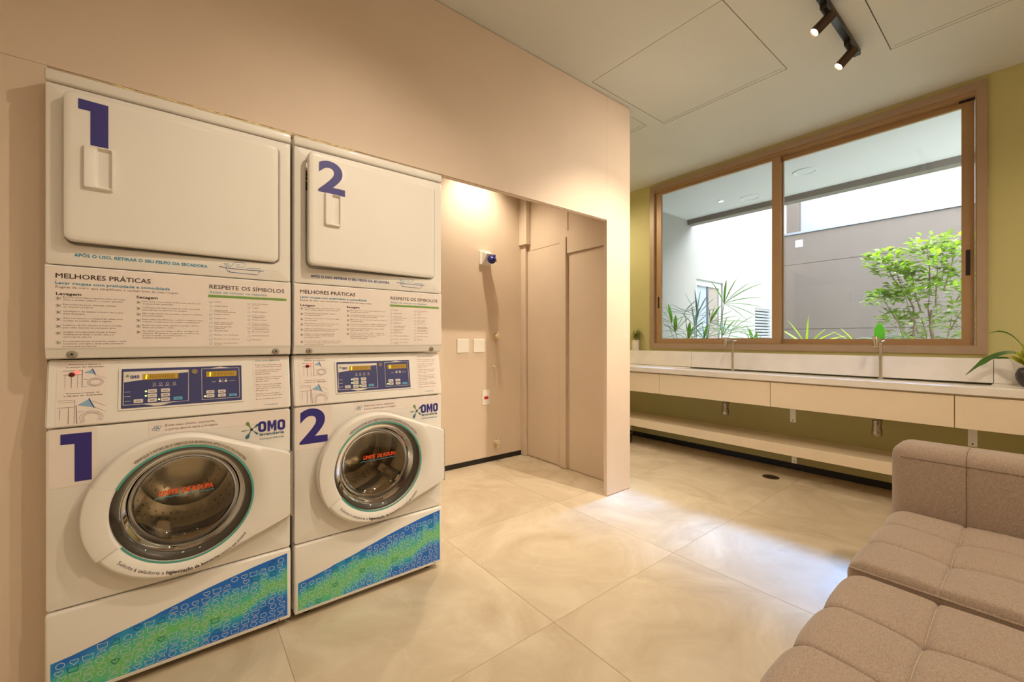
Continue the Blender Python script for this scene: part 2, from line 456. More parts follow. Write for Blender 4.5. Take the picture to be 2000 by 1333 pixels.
# outdoor
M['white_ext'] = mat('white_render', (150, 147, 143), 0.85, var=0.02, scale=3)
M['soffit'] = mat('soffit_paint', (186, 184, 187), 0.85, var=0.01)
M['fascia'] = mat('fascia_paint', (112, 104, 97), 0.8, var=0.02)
M['brown_ext'] = mat('taupe_brown_render', (86, 77, 71), 0.85, var=0.04, scale=4, bump=.1, bscale=90)
M['stucco'] = mat('pale_stucco', (126, 125, 126), 0.9, var=0.07, scale=6, bump=.5, bscale=30)
M['metal_grey'] = mat('grey_metal', (120, 126, 136), 0.4, 0.6)
M['ext_ground'] = mat('pale_bounce_paving', (214, 218, 206), 0.9, var=.05, scale=12)  # unseen ground, made pale to bounce daylight up to ceiling and eaves
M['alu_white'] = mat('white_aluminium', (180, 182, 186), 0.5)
M['louver_dark'] = mat('louver_dark_gap', (60, 62, 74), 0.6)
def leafm(name, rgb, var=.25):
    m = mat(name, rgb, 0.45, var=var, scale=9)
    nt = m.node_tree; b = nt.nodes['Principled BSDF']; out = nt.nodes['Material Output']
    tr = nt.nodes.new('ShaderNodeBsdfTranslucent'); mx = nt.nodes.new('ShaderNodeMixShader'); mx.inputs[0].default_value = .45
    nt.links.new(b.inputs['Base Color'].links[0].from_socket, tr.inputs[0])
    nt.links.new(b.outputs[0], mx.inputs[1]); nt.links.new(tr.outputs[0], mx.inputs[2]); nt.links.new(mx.outputs[0], out.inputs[0])
    return m
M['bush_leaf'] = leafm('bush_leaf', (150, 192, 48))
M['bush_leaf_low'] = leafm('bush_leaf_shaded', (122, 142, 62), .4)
M['palm_leaf'] = leafm('palm_leaf', (98, 146, 38))
M['palm_pale'] = leafm('palm_leaf_pale', (120, 140, 122))
M['brom_leaf'] = leafm('bromeliad_leaf', (164, 194, 34))
M['bark'] = mat('grey_brown_bark', (132, 112, 98), 0.9, var=.2, scale=20)

# ================================================================== SETTING
CEIL = 2.975; WX = 4.30; PY = 1.99; AY = 3.26; SX = 2.715; RX0 = -1.3; RY0 = -1.1; YEND = 3.75

# floor: base with 0.9 m porcelain tiles on it
fl = struct(obj('floor', bx(RX0 - .05, WX + .05, RY0 - .05, YEND + .05, -.06, -.0012), M['grout']))
full = None
J = .0010
xs = [-1.505 + .9 * k for k in range(8)]; ys = [-1.46 + .9 * k for k in range(7)]
for xa in xs:
    for ya in ys:
        x0, x1 = max(xa, RX0), min(xa + .9, WX); y0, y1 = max(ya, RY0), min(ya + .9, YEND)
        if x1 - x0 < .02 or y1 - y0 < .02: continue
        whole = abs(x1 - x0 - .9) < 1e-6 and abs(y1 - y0 - .9) < 1e-6
        if whole and full: link('tile', full, fl, (xa, ya, 0)); continue
        bm = bx(J, x1 - x0 - J, J, y1 - y0 - J, -.0012, 0, r=.0005, seg=1)
        o = obj('tile', bm, M['tile'], fl, (x0, y0, 0))
        if whole: full = o.data

# ceiling with flush access panels
pans = [(2.245, 3.165, 1.045, 1.95), (2.55, 3.465, -.34, .58), (2.16, 3.07, 2.055, 2.955)]
ce = struct(obj('ceiling', slab(RX0 - .05, WX + .05, RY0 - .05, YEND + .05, pans, CEIL, CEIL + .05), M['ceiling']))
obj('backing', bx(RX0, WX, RY0, YEND, CEIL + .05, CEIL + .06), M['black'], ce)
for a, b, c, d in pans:
    p = obj('access_panel', bx(a + .005, b - .005, c + .005, d - .005, CEIL + .0005, CEIL + .012, r=.0006, seg=1), M['ceiling'], ce)
    # the thin reveal line of the panel's own inner frame
    obj('reveal_strip', bx(b - .036, b - .033, c + .02, d - .02, CEIL - .0006, CEIL + .002), M['grey_pl'], p)

# partition wall with the machine alcove opening, clad in panels
wl = struct(obj('wall_left', slab(RX0, 2.735, 0, CEIL, [(-.350, 2.462, -1, 2.05)], PY + .006, PY + .03, 'XZ'), M['greige']))
for a, b, c, d in ((RX0, -.350, .006, 2.0535), (2.4615, 2.742, .006, CEIL - .004), (RX0, 2.4610, 2.0545, CEIL - .004)):
    obj('wall_panel', bx(a, b, PY, PY + .0065, c, d, r=.0004, seg=1), M['greige'], wl)
bm = bmesh.new(); pts = []; rr = []
for k in range(60):
    x = -.29 + k * .0155
    pts.append((x, 1.986 + random.uniform(-.002, .002), 2.0475 + random.uniform(-.0015, .0015))); rr.append(random.uniform(.001, .006) if k > 6 else .001)
tube(bm, pts, rr, 6); obj('foam_sealant', bm, mat('foam_cream', (238, 218, 168), .8), wl, smooth=60)

# alcove
wa = struct(obj('wall_back', bx(-.75, SX, AY, AY + .05, 0, CEIL), M['greige_alcove']))
wal = struct(obj('wall_alcove_left', bx(-.78, -.73, PY + .03, AY, 0, CEIL), M['greige_alcove']))
bb = struct(obj('baseboard_alcove', bx(-.73, SX - .02, AY - .004, AY, 0.0, .046), M['black']))
ws = struct(obj('wall_alcove_side', bx(SX, 2.742, PY + .0065, YEND + .05, 0, CEIL), M['greige_alcove']))
def side(name, y0, y1, z0, z1, d, r=.002):
    return obj(name, bx(SX - d, SX + .001, y0, y1, z0, z1, r=r, seg=2), M['greige_alcove'], ws)
side('corner_post', 3.19, 3.259, .004, 2.115, .035)
side('corner_box', 3.147, 3.259, 2.115, CEIL - .002, .06)
side('door_leaf', 2.713, 3.178, .014, 2.046, .012)
side('upper_panel', 2.632, 3.143, 2.052, CEIL - .002, .008)
side('stile', 2.636, 2.709, .006, 2.09, .030)
side('lower_panel', PY + .04, 2.602, .010, 1.935, .008)
side('rail', PY + .04, 2.626, 1.940, 2.142, .022)
side('header_panel', PY + .04, 2.602, 2.146, CEIL - .002, .006)

# window wall
wy0, wy1, wz0, wz1 = .222, 2.832, 1.066, 2.945
ww = struct(obj('wall_right', slab(RY0 - .05, YEND + .05, 0, CEIL, [(wy0 + .02, wy1 - .02, wz0 + .02, wz1 - .02)], WX, WX + .16, 'YZ'), M['olive']))
bw = struct(obj('baseboard_right', bx(WX - .004, WX, RY0, YEND, 0, .055), M['black']))
wf = struct(obj('wall_far_end', bx(2.742, WX, YEND, YEND + .05, 0, CEIL), M['olive']))
wr = struct(obj('wall_rear', bx(RX0, WX, RY0 - .05, RY0, 0, CEIL), M['cream']))
wlf = struct(obj('wall_entry', bx(RX0 - .05, RX0, RY0, PY + .03, 0, CEIL), M['cream']))

# window: bronze frame, two sliding sashes
def frame_bm(y0, y1, z0, z1, w, x0, x1, r=.003, ws=None):
    ws = ws or (w, w, w, w)      # left(y1), right(y0), bottom, top
    l, rt, b, t = ws
    bm = slab(y0, y1, z0, z1, [(y0 + rt, y1 - l, z0 + b, z1 - t)], x0, x1, 'YZ')
    bmesh.ops.bevel(bm, geom=[e for e in bm.edges if len(e.link_faces) == 2 and e.calc_face_angle(0) > .5], offset=r, segments=2, affect='EDGES')
    return bm
win = obj('window_1', frame_bm(wy0, wy1, wz0, wz1, .05, WX - .02, WX + .12, ws=(.055, .05, .056, .06)), M['bronze_out']); struct(win)
obj('inner_frame', frame_bm(wy0 + .046, wy1 - .05, wz0 + .05, wz1 - .056, .02, WX - .012, WX + .1, ws=(.014, .012, .012, .03)), M['bronze'], win)
ls = obj('sliding_sash', frame_bm(1.478, 2.766, 1.128, 2.868, .06, WX + .004, WX + .034, ws=(.068, .072, .052, .034)), M['bronze'], win)
obj('pane', bx(WX + .016, WX + .022, 1.54, 2.71, 1.17, 2.84), M['glass'], ls)
obj('latch', bx(WX - .001, WX + .006, 2.722, 2.738, 1.53, 1.66, r=.002), M['latch'], ls)
rs = obj('sliding_sash', frame_bm(.287, 1.56, 1.122, 2.868, .06, WX + .046, WX + .076, ws=(.09, .062, .05, .052)), M['bronze'], win)
obj('pane', bx(WX + .058, WX + .064, .34, 1.50, 1.16, 2.83), M['glass'], rs)
obj('latch', bx(WX + .041, WX + .048, .306, .328, 1.62, 1.80, r=.002), M['latch'], rs)
obj('stopper', bx(WX + .03, WX + .05, .27, .36, 2.848, 2.872), M['latch'], win)

# courtyard
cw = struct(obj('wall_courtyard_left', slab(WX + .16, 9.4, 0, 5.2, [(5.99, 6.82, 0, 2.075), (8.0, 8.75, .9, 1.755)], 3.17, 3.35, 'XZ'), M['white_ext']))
gr = struct(obj('floor_courtyard', bx(WX + .16, 9.6, -3.6, 3.17, -.1, 0), M['ext_ground']))
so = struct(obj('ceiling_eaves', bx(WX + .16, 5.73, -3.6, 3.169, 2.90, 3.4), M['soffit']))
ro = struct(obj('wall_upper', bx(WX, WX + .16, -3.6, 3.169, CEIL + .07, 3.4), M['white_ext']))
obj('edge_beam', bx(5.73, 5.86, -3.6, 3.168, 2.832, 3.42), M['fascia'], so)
br = struct(obj('wall_courtyard_back', bx(9.306, 9.5, -3.6, 3.169, 0, 3.2), M['brown_ext']))
for z0, z1 in ((0, 1.36), (1.372, 2.615), (2.627, 3.2)):
    obj('render_panel', bx(9.298, 9.308, -3.6, 3.165, z0, z1, r=.002, seg=1), M['brown_ext'], br)
obj('metal_coping', bx(9.27, 9.52, -3.6, 3.166, 3.2, 3.245, r=.008), M['metal_grey'], br)
st = struct(obj('wall_stucco', bx(9.5, 9.7, -3.6, 3.169, 3.2, 5.0), M['stucco']))
obj('pilaster', bx(9.4, 9.5, 2.91, 3.12, 3.246, 5.0), M['brown_ext'], st)
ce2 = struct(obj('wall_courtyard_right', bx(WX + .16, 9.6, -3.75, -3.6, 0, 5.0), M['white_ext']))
# courtyard door
d1 = obj('door_1', slab(5.99, 6.82, 0, 2.075, [(6.06, 6.75, .06, 1.99)], 3.20, 3.26, 'XZ'), M['alu_white']); struct(d1)
obj('door_pane', bx(6.06, 6.40, 3.225, 3.235, .06, 1.99), mat('frosted_pane', (150, 158, 168), .3), d1)
obj('door_panel', bx(6.42, 6.75, 3.22, 3.24, .06, 1.99), mat('door_beige_panel', (140, 130, 122), .5), d1)
obj('mullion', bx(6.395, 6.425, 3.205, 3.25, .06, 1.99), M['metal_grey'], d1)

lv = thing('louver_vent', 'white slatted louver vent low on the bright courtyard wall', 'vent', (8.375, 3.17, 1.33))
obj('frame', slab(-.375, .375, -.43, .425, [(-.35, .35, -.40, .40)], -.006, .05, 'XZ'), M['alu_white'], lv)
obj('backing', bx(-.35, .35, .045, .05, -.4, .4), M['louver_dark'], lv)
sm = None
for k in range(15):
    z = -.385 + k * .0545
    if sm is None:
        bm = bmesh.new(); box(bm, -.35, .35, -.003, .003, -.017, .017)
        bmesh.ops.rotate(bm, verts=bm.verts[:], cent=(0, 0, 0), matrix=Matrix.Rotation(.5, 3, 'X'))
        o = obj('slat', bm, M['alu_white'], lv, (0, .01, z)); sm = o.data
    else: link('slat', sm, lv, (0, .01, z))

def disc_thing(name, label, cat, x, y, r, m, lampm=None, g=None):
    t = thing(name, label, cat, (x, y, 2.90), group=g)
    bm = bmesh.new(); lathe(bm, [(r * .78, -.001), (r * .84, -.008), (r * .97, -.008), (r, 0)], 36); obj('trim_ring', bm, m, t, smooth=40)
    bm = bmesh.new(); lathe(bm, [(.0001, -.002), (r * .78, -.001)], 36); obj('grille' if not lampm else 'lens', bm, lampm or M['soffit'], t)
spk = mat('speaker_grey', (190, 192, 194), .6)
disc_thing('ceiling_speaker', 'round white speaker grille in the eaves seen through the left window pane', 'speaker', 5.42, 2.19, .11, spk)
disc_thing('ceiling_speaker', 'round white speaker grille in the eaves seen through the right window pane', 'speaker', 5.02, 1.50, .11, spk)
disc_thing('downlight', 'small lit recessed downlight in the eaves outside the window', 'lamp', 5.27, 2.473, .035, spk, M['lamp'])
sg = obj('wall_label', bx(9.288, 9.298, 2.815, 2.935, 2.95, 3.08, r=.002), M['white_pl']); tag(sg, 'small blank white plate on the brown courtyard wall', 'sign')

# ================================================================== LAUNDRY MACHINES
Wd = .684
def evalp(s): return s

def omo_logo(parent, lname, x, z, s, fy):
    """splash of five drops with the three letters and two small lines; (x, z) is the splash centre, s the scale"""
    lobes = [(118, .030, .0105, 'green'), (38, .026, .008, 'blue'), (185, .030, .004, 'green'), (-118, .034, .0115, 'teal'), (-45, .026, .006, 'teal')]
    f = {'green': Flat(), 'teal': Flat(), 'blue': Flat()}
    for a, L, wd, k in lobes:
        q = math.radians(a); d = (math.cos(q), math.sin(q)); n = (-d[1], d[0]); pts = []
        prof = [(0, .25), (.25, .22), (.45, .35), (.65, .8), (.82, 1.0), (.94, .7), (1, .15)]
        for t, ww_ in prof: pts.append((x + s * (d[0] * L * t + n[0] * wd * .5 * ww_), z + s * (d[1] * L * t + n[1] * wd * .5 * ww_)))
        for t, ww_ in reversed(prof): pts.append((x + s * (d[0] * L * t - n[0] * wd * .5 * ww_), z + s * (d[1] * L * t - n[1] * wd * .5 * ww_)))
        f[k].poly(pts)
    f['teal'].ell(x, z, .004 * s)
    f['green'].build('splash_green', M['green_logo'], parent, fy); f['teal'].build('splash_teal', M['teal_logo'], parent, fy); f['blue'].build('splash_blue', M['teal_logo'], parent, fy)
M['unlit'] = mat('unlit_digit', (110, 84, 32), .4)
M['green_logo'] = mat('splash_green_ink', (112, 140, 66), .5)
M['teal_logo'] = mat('splash_teal_ink', (58, 104, 122), .5)

def block_letter(f, ch, x, z, w_, h_):
    if ch == 'O':
        a = rrect(x, x + w_, z, z + h_, w_ * .42, 6); b = rrect(x + w_ * .33, x + w_ * .67, z + h_ * .22, z + h_ * .78, w_ * .16, 6)
        n = len(a); o = len(f.V); f.V += a + b
        for i in range(n): j = (i + 1) % n; f.F.append((o + i, o + j, o + n + j, o + n + i))
    else:
        t = w_ * .28
        f.poly([(x, z), (x + t, z), (x + t, z + h_ * .58), (x + w_ * .5, z + h_ * .08), (x + w_ - t, z + h_ * .58), (x + w_ - t, z), (x + w_, z), (x + w_, z + h_), (x + w_ - t * 1.1, z + h_), (x + w_ * .5, z + h_ * .5), (x + t * 1.1, z + h_), (x, z + h_)])

def heart(x, z, s):
    p = []
    for k in range(16):
        t = 2 * PI * k / 16
        p.append((x + s * .0305 * 16 * math.sin(t) ** 3 / 1, z + s * .0305 * (13 * math.cos(t) - 5 * math.cos(2 * t) - 2 * math.cos(3 * t) - math.cos(4 * t))))
    return p

LAV = [('Recomendamos fazer a separação prévia das roupas', 'claras e escuras, evitando o contato agressivo'), ('Para preservar peças delicadas e íntimas,', 'use saquinhos próprios'),
       ('Certifique-se de esvaziar os bolsos das roupas', 'antes da lavagem'), ('Avise sem demora se a máquina não estiver como', 'ou além do previsto, limpe e organize'),
       ('Lembre-se de não misturar as roupas coloridas', 'para evitar manchas em suas peças claras'), ('Lavagem com temperatura elevada de forma', 'contínua pode afetar o tecido, opte por', 'uma longa de cada vez'),
       ('Se a mancha não sair na primeira, aplique o sabão', 'novamente com água e, ainda assim, persistindo,', 'procure ajuda em uma loja')]
SEC = [('Não deixe secar roupas encharcadas demais, pois', 'as peças ficam amassadas'), ('Cuide para não lavar a roupa de cama com peças', 'para que não se misturem na secagem'),
       ('Não seque peças com borracha, espuma ou elástico', 'na mesma secagem'), ('Para evitar encolhimento confira a etiqueta antes', 'e ajuste a temperatura do secador corretamente'),
       ('Retire as peças ainda quentes, sacuda e dobre', 'assim que acabar o ciclo'), ('Ao abrir a porta, limpe o filtro de fiapos da', 'máquina. Ele garante a segurança e melhor uso,', 'proporcionando economia a todos os', 'usuários da lavanderia')]
SY1 = ['Lavável', 'Lavagem manual', 'Lavagem normal|em temperatura ambiente', 'Lavagem delicada', 'Lavagem suave', 'Lavar a água em alta|temperatura máxima', 'Lavar em água fria|temperatura', 'Não lavar úmido', 'Permite o uso de alvejante', 'Proibido o uso de alvejante', 'Permite o uso de produtos|de cloro']
SY2 = ['Lavar com alvejante|com cloro', 'Secagem', 'Secagem à máquina', 'Secar na sombra|na temperatura', 'Secagem em varal', 'Secagem em máquina|em temperatura baixa', 'Secagem em máquina|em temperatura média', 'Não secar em máquina', 'Secar na horizontal', 'Passadoria']

def machine_side(parent, z0, z1, dep=.70, yf=.012):
    bm = bmesh.new()
    box(bm, .001, .014, yf, dep, z0, z1, r=.003); box(bm, Wd - .014, Wd - .001, yf, dep, z0, z1, r=.003)
    box(bm, .010, Wd - .010, dep - .012, dep, z0, z1); box(bm, .010, Wd - .010, yf + .012, dep, z1 - .012, z1); box(bm, .010, Wd - .010, yf + .012, dep, z0, z0 + .012)
    obj('cabinet', bm, M['enamel'], parent)

def washer(no, x0, label):
    t = thing('washing_machine', label, 'washing machine', (x0, 1.90, 0), group=None)
    machine_side(t, .034, 1.098, yf=.040)
    # front panel with the round drum opening
    cx, cz = .347, .592
    bm = bmesh.new(); R = rrect(.003, Wd - .003, .318, .884, .010); A = angles_for(cx, cz, [R])
    C = [(cx + .212 * math.cos(a), cz + .212 * math.sin(a)) for a in [2 * PI * k / 72 for k in range(72)]]
    L = [polyloop(cx, cz, C, A, .0, .05), polyloop(cx, cz, C, A, .0, .004), polyloop(cx, cz, C, A, -.004, 0), polyloop(cx, cz, R, A, .006, 0), polyloop(cx, cz, R, A, .0015, .0015), polyloop(cx, cz, R, A, 0, .006), polyloop(cx, cz, R, A, 0, .03)]
    loft(bm, L); fp = obj('front_panel', bm, M['enamel'], t, smooth=50)
    # kick panel
    kp = obj('kick_panel', bx(.002, Wd - .002, -.008, .03, .030, .3135, r=.008, seg=3), M['enamel'], t, smooth=50)
    f = Flat(); top = [(.015, .160), (.06, .1665), (.075, .170), (.14, .184), (.155, .190), (.227, .2045), (.26, .2125), (.272, .217), (.33, .2315), (.40, .250), (.446, .2600), (.50, .2705), (.515, .2735), (.56, .2825), (.613, .2905), (.64, .294), (.668, .298)]
    f.poly([(.015, .046), (.669, .046)] + top[::-1])
    wv = f.build('wave_print', M['wave'], t, lambda x, z: -.0086)
    def topz(x):
        for (a, za), (b, zb) in zip(top[:-1], top[1:]):
            if a <= x <= b: return za + (zb - za) * (x - a) / (b - a)
        return .16
    fi, fd = Flat(), Flat(); kinds = 'oihtoh'; n = 0
    rnd = random.Random(3)
    for r_ in range(12):
        z = .0585 + r_ * .0218
        for c_ in range(22):
            x = .033 + c_ * .0305 + (r_ % 3) * .003
            n += 1
            if x > .655 or z + .013 > topz(x - .012) + .003: continue
            if rnd.random() < .015: continue
            k = ('iron', 'circle', 'heart', 'tub')[(c_ + r_ * 3 + (r_ // 3)) % 4]
            F_ = fd if rnd.random() < .11 else fi; lw = .0019
            if k == 'circle': F_.ring(x, z, .0098, lw, .0088)
            elif k == 'heart': F_.line(heart(x, z, .020), lw, True)
            elif k == 'tub':
                F_.line([(x - .0125, z + .0085), (x - .0105, z - .008), (x + .0105, z - .008), (x + .0125, z + .0085)], lw)
                F_.line([(x - .0125, z + .0085), (x - .007, z + .006), (x - .002, z + .0075), (x + .003, z + .005), (x + .008, z + .007), (x + .0125, z + .0085)], lw * .9)
            else:
                F_.line([(x - .0125, z - .0085), (x - .009, z - .001), (x - .003, z + .003), (x + .0095, z + .003), (x + .012, z - .0085)], lw, True)
                F_.line([(x + .0095, z + .003), (x + .0085, z + .0085), (x - .005, z + .0085)], lw)
    fi.build('icon_outlines', M['icon_ink'], wv, lambda x, z: -.0091)['kind'] = 'stuff'; fd.build('dark_icon_outlines', M['icon_dark'], wv, lambda x, z: -.0091)['kind'] = 'stuff'
    bm = bmesh.new(); lathe(bm, [(.0001, -.0105), (.003, -.0105), (.0035, -.008)], 12, 'Y', (.640, 0, .0385)); obj('screw', bm, M['steel'], kp, smooth=40)
    # feet
    for fx in (.06, Wd - .06):
        bm = bmesh.new(); lathe(bm, [(.0001, 0), (.022, 0), (.024, .004), (.016, .012), (.010, .034)], 16, 'Z', (fx, .06, 0)); obj('foot', bm, M['dark_pl'], t, smooth=40)
        bm = bmesh.new(); lathe(bm, [(.0001, 0), (.022, 0), (.024, .004), (.016, .012), (.010, .034)], 16, 'Z', (fx, .62, 0)); obj('foot', bm, M['dark_pl'], t, smooth=40)
    # decals of the front panel
    d0 = lambda x, z: -.0006
    d1_ = lambda x, z: -.0011
    if no == 1:
        f = Flat(); f.rect(.010, .118, .700, .8815, .004); nd = f.build('number_sticker', M['vinyl'], t, d0)
        f = Flat(); f.poly([(.035, .867), (.105, .867), (.105, .713), (.066, .713), (.066, .834), (.035, .834)]); f.build('numeral', M['navy'], nd, d1_)
    else:
        f = Flat(); f.rect(.010, .150, .705, .8815, .004); nd = f.build('number_sticker', M['vinyl'], t, d0)
        f = Flat(); f.text('2', .022, .728, .110, .147, bold=.03, res=10, fit=True); f.build('numeral', M['navy'], nd, d1_)
    f = Flat(); f.rect(.244, .672, .760 if False else .835, .8815); 
    f.build('top_strip_sticker', M['vinyl'], fp, d0)
    f = Flat(); f.text('Evite meu cheiro, mantenha', .288, .8605, .141, .0078); f.text('a porta aberta após a lavagem', .288, .8465, .150, .0078); f.build('door_open_lettering', M['body_ink'], fp, d1_)
    f = Flat(); f.ring(.262, .862, .004, .0012); f.ring(.272, .861, .0045, .0012); f.ring(.268, .851, .004, .0012); f.line([(.251, .857), (.262, .858), (.272, .8565)], .0012); f.line([(.252, .853), (.266, .8545)], .0012); f.line([(.254, .8495), (.264, .8505)], .0012)
    f.build('wind_icon', M['teal_ink'], fp, d1_)
    for k_, xx in enumerate((.568, .5995, .6345)): f = Flat(); block_letter(f, 'OMO'[k_], xx, .801, .0275 if k_ != 1 else .0315, .042); f.build('logo_lettering', M['navy'], fp, d1_)
    f = Flat(); f.text('lavanderia', .573, .787, .085, .0105, fat=.0004); f.text('compartilhada', .573, .771, .085, .0068); f.build('logo_small_lettering', M['teal_logo'], fp, d1_)
    omo_logo(fp, 'logo', .546, .815, 1.15, d1_)
    # ---- drum
    bm = bmesh.new(); lathe(bm, [(.212, .05), (.20, .052), (.196, .075), (.205, .085)], 64, 'Y', (cx, 0, cz)); dg = obj('door_gasket', bm, M['rubber'], t, smooth=40)
    bm = bmesh.new(); lathe(bm, [(.205, .085), (.190, .10), (.200, .12), (.262, .135), (.268, .15), (.268, .42), (.25, .44), (.16, .45), (.15, .442), (.06, .436), (.0001, .436)], 64, 'Y', (cx, 0, cz))
    dr = obj('drum', bm, M['drum'], t, smooth=35)
    for k in range(3):
        a = math.radians(20 + 120 * k + (0 if no == 1 else 50))
        bm = bmesh.new(); box(bm, -.03, .03, .15, .41, -.268, -.205, r=.02, seg=3)
        bmesh.ops.rotate(bm, verts=bm.verts[:], cent=(0, 0, 0), matrix=Matrix.Rotation(a, 3, 'Y')); bmesh.ops.translate(bm, verts=bm.verts[:], vec=(cx, 0, cz))
        obj('lifter', bm, M['drum'], dr, smooth=50)
    f = Flat()
    for rr_, nn in ((.10, 26), (.125, 32), (.19, 44), (.215, 50)):
        for k in range(nn): f.ell(cx + rr_ * math.cos(2 * PI * k / nn), cz + rr_ * math.sin(2 * PI * k / nn), .0026, n=6)
    f.build('drum_holes', M['black'], dr, lambda x, z: .4335 if math.hypot(x - cx, z - cz) < .15 else .437)['kind'] = 'stuff'
    # ---- door
    ox, oz, OR = .326, .591, .2455
    hull = [(ox + OR * math.cos(math.radians(a)), oz + OR * math.sin(math.radians(a))) for a in range(68, 293, 5)]
    hull += [(.668, .462), (.674, .468), (.674, .710), (.668, .716)]
    A = angles_for(cx, cz, [hull[-4:]], 120)
    def loop(fr, y):
        out = []
        for a in A:
            R_ = outline_r(cx, cz, hull, a); r_ = fr(R_)
            out.append(Vector((cx + r_ * math.cos(a), y, cz + r_ * math.sin(a))))
        return out
    bm = bmesh.new()
    loft(bm, [loop(lambda R_: .199, -.012), loop(lambda R_: .199, -.044), loop(lambda R_: .203, -.0475), loop(lambda R_: min(.252, R_ - .0125), -.0565), loop(lambda R_: min(.262, R_ - .009), -.0555), loop(lambda R_: R_ - .006, -.0525), loop(lambda R_: R_ - .001, -.046), loop(lambda R_: R_, -.040), loop(lambda R_: R_ - .002, -.012), loop(lambda R_: R_ - .010, -.004)])
    dd = obj('door', bm, M['enamel'], t, smooth=40)
    # grip on the left of the ring
    bm = bmesh.new(); La = []
    for rr_, y in ((.2005, -.050), (.203, -.0535), (.255, -.0625), (.261, -.060), (.2635, -.054)):
        La.append([Vector((cx + min(rr_, outline_r(cx, cz, hull, math.radians(a)) - .003) * math.cos(math.radians(a)), y, cz + min(rr_, outline_r(cx, cz, hull, math.radians(a)) - .003) * math.sin(math.radians(a)))) for a in [156 + 54 * k / 14 for k in range(15)]])
    loft(bm, La, close=False)
    g = [Vector(v) for v in La[0]]
    obj('door_grip', bm, M['enamel'], dd, smooth=40)
    # teal ring, broken at the grip
    f = Flat(); f.ring(cx, cz, .1985, .0065, n=80, a0=-148, a1=155); f.build('teal_ring', M['teal_gasket'], dd, lambda x, z: -.0482)
    # glass bowl
    bm = bmesh.new(); lathe(bm, [(.1985, -.040), (.176, -.034), (.168, -.022), (.162, .03), (.152, .055), (.122, .068), (.06, .074), (.0001, .076)], 64, 'Y', (cx, 0, cz))
    gb = obj('glass_bowl', bm, M['bowl_glass'], dd, smooth=60)
    bm = bmesh.new(); lathe(bm, [(.1985, -.030), (.176, -.026), (.172, -.015), (.196, -.012)], 64, 'Y', (cx, 0, cz)); obj('bowl_clamp_ring', bm, M['rubber'], dd, smooth=60)
    k = (1.9 + .058) / 1.86
    lx = lambda x: (x - .341) * k + .341 if no == 1 else (x + .352) * k - .352
    f = Flat(); x_ = lx(.272); z_ = (.627 - CAMZ) * k + CAMZ
    f.text('LIMITE  DE ROUPA', x_, z_ + .004, .157, .0165, shear=.15, fat=.0011); lt = f.build('limit_lettering', M['red_ink'], dd, lambda x, z: .058)
    f = Flat(); f.line([(x_ - .012 + .0028 * q, z_ - .0075 + .0045 * abs(math.sin(q * .4))) for q in range(63)], .0028); f.build('wave_line', M['teal_ink'], dd, lambda x, z: .058)
    # ring lettering
    def arc(r0, a_start, sgn):
        def fn(x, z):
            r = r0 + sgn * z; a = math.radians(a_start) - sgn * x / r0
            return (cx + r * math.cos(a), cz + r * math.sin(a))
        return fn
    def yf(x, z):
        r_ = math.hypot(x - cx, z - cz); R_ = outline_r(cx, cz, hull, math.atan2(z - cz, x - cx))
        kn = [(.199, -.044), (.203, -.0475), (min(.252, R_ - .0125), -.0565), (min(.262, R_ - .009), -.0555), (R_ - .006, -.0525), (R_ - .001, -.046)]
        for (ra, ya_), (rb, yb_) in zip(kn[:-1], kn[1:]):
            if ra <= r_ <= rb: return ya_ + (yb_ - ya_) * (r_ - ra) / max(rb - ra, 1e-6) - .0009
        return -.046
    f = Flat(); f.text('VERIFIQUE E RETIRE SEUS OBJETOS DA BORRACHA APÓS O USO DA LAVADORA.', 0, 0, .208 * math.radians(96), .0088, fn=arc(.209, 130, 1)); f.build('ring_lettering', M['brown_ink'] if no == 1 else M['blue_ink'], dd, yf)
    f = Flat(); r0 = .234; tot = r0 * math.radians(99)
    f.text('Solicite à zeladoria a', 0, 0, tot * .345, .0095, fn=arc(r0, -139.5, -1)); f.text('higienização da borracha', tot * .36, 0, tot * .38, .0098, fat=.0005, fn=arc(r0, -139.5, -1)); f.text('sempre que possível', tot * .755, 0, tot * .24, .0092, fn=arc(r0, -139.5, -1))
    f.build('ring_lettering', M['brown_ink'], dd, yf)
    bm = bmesh.new(); box(bm, .676, .683, -.036, -.001, .455, .712, r=.002)
    for q in range(7): box(bm, .6745, .6838, -.037, -.03, .47 + q * .034, .476 + q * .034)
    obj('hinge', bm, M['grey_pl'], dd)
    # ---- sloped control console
    z0, z1 = .8885, 1.0995; ya, yb = -.004, .030
    bm = bmesh.new()
    vs = [bm.verts.new(p) for p in ((.002, ya, z0), (Wd - .002, ya, z0), (Wd - .002, .08, z0), (.002, .08, z0), (.002, yb, z1), (Wd - .002, yb, z1), (Wd - .002, .08, z1), (.002, .08, z1))]
    for q in ((0, 1, 2, 3), (4, 5, 6, 7), (0, 1, 5, 4), (1, 2, 6, 5), (2, 3, 7, 6), (3, 0, 4, 7)): bm.faces.new([vs[i] for i in q])
    bmesh.ops.bevel(bm, geom=bm.edges[:], offset=.004, segments=3, affect='EDGES')
    cs = obj('control_console', bm, M['enamel'], t, smooth=50)
    sl = lambda d: (lambda x, z: ya + (z - z0) / (z1 - z0) * (yb - ya) - d)
    def plate(name, x0_, x1_, za, zb, d, m, r=.006, par=cs, th=.004):
        f_ = Flat(); 
        bm_ = bmesh.new(); P = rrect(x0_, x1_, za, zb, r, 4); Fy = sl(d)
        lo = [Vector((p[0], Fy(*p) + th, p[1])) for p in P]; hi = [Vector((p[0], Fy(*p), p[1])) for p in P]
        loft(bm_, [lo, hi], cap0=True, cap1=True); return obj(name, bm_, m, par)
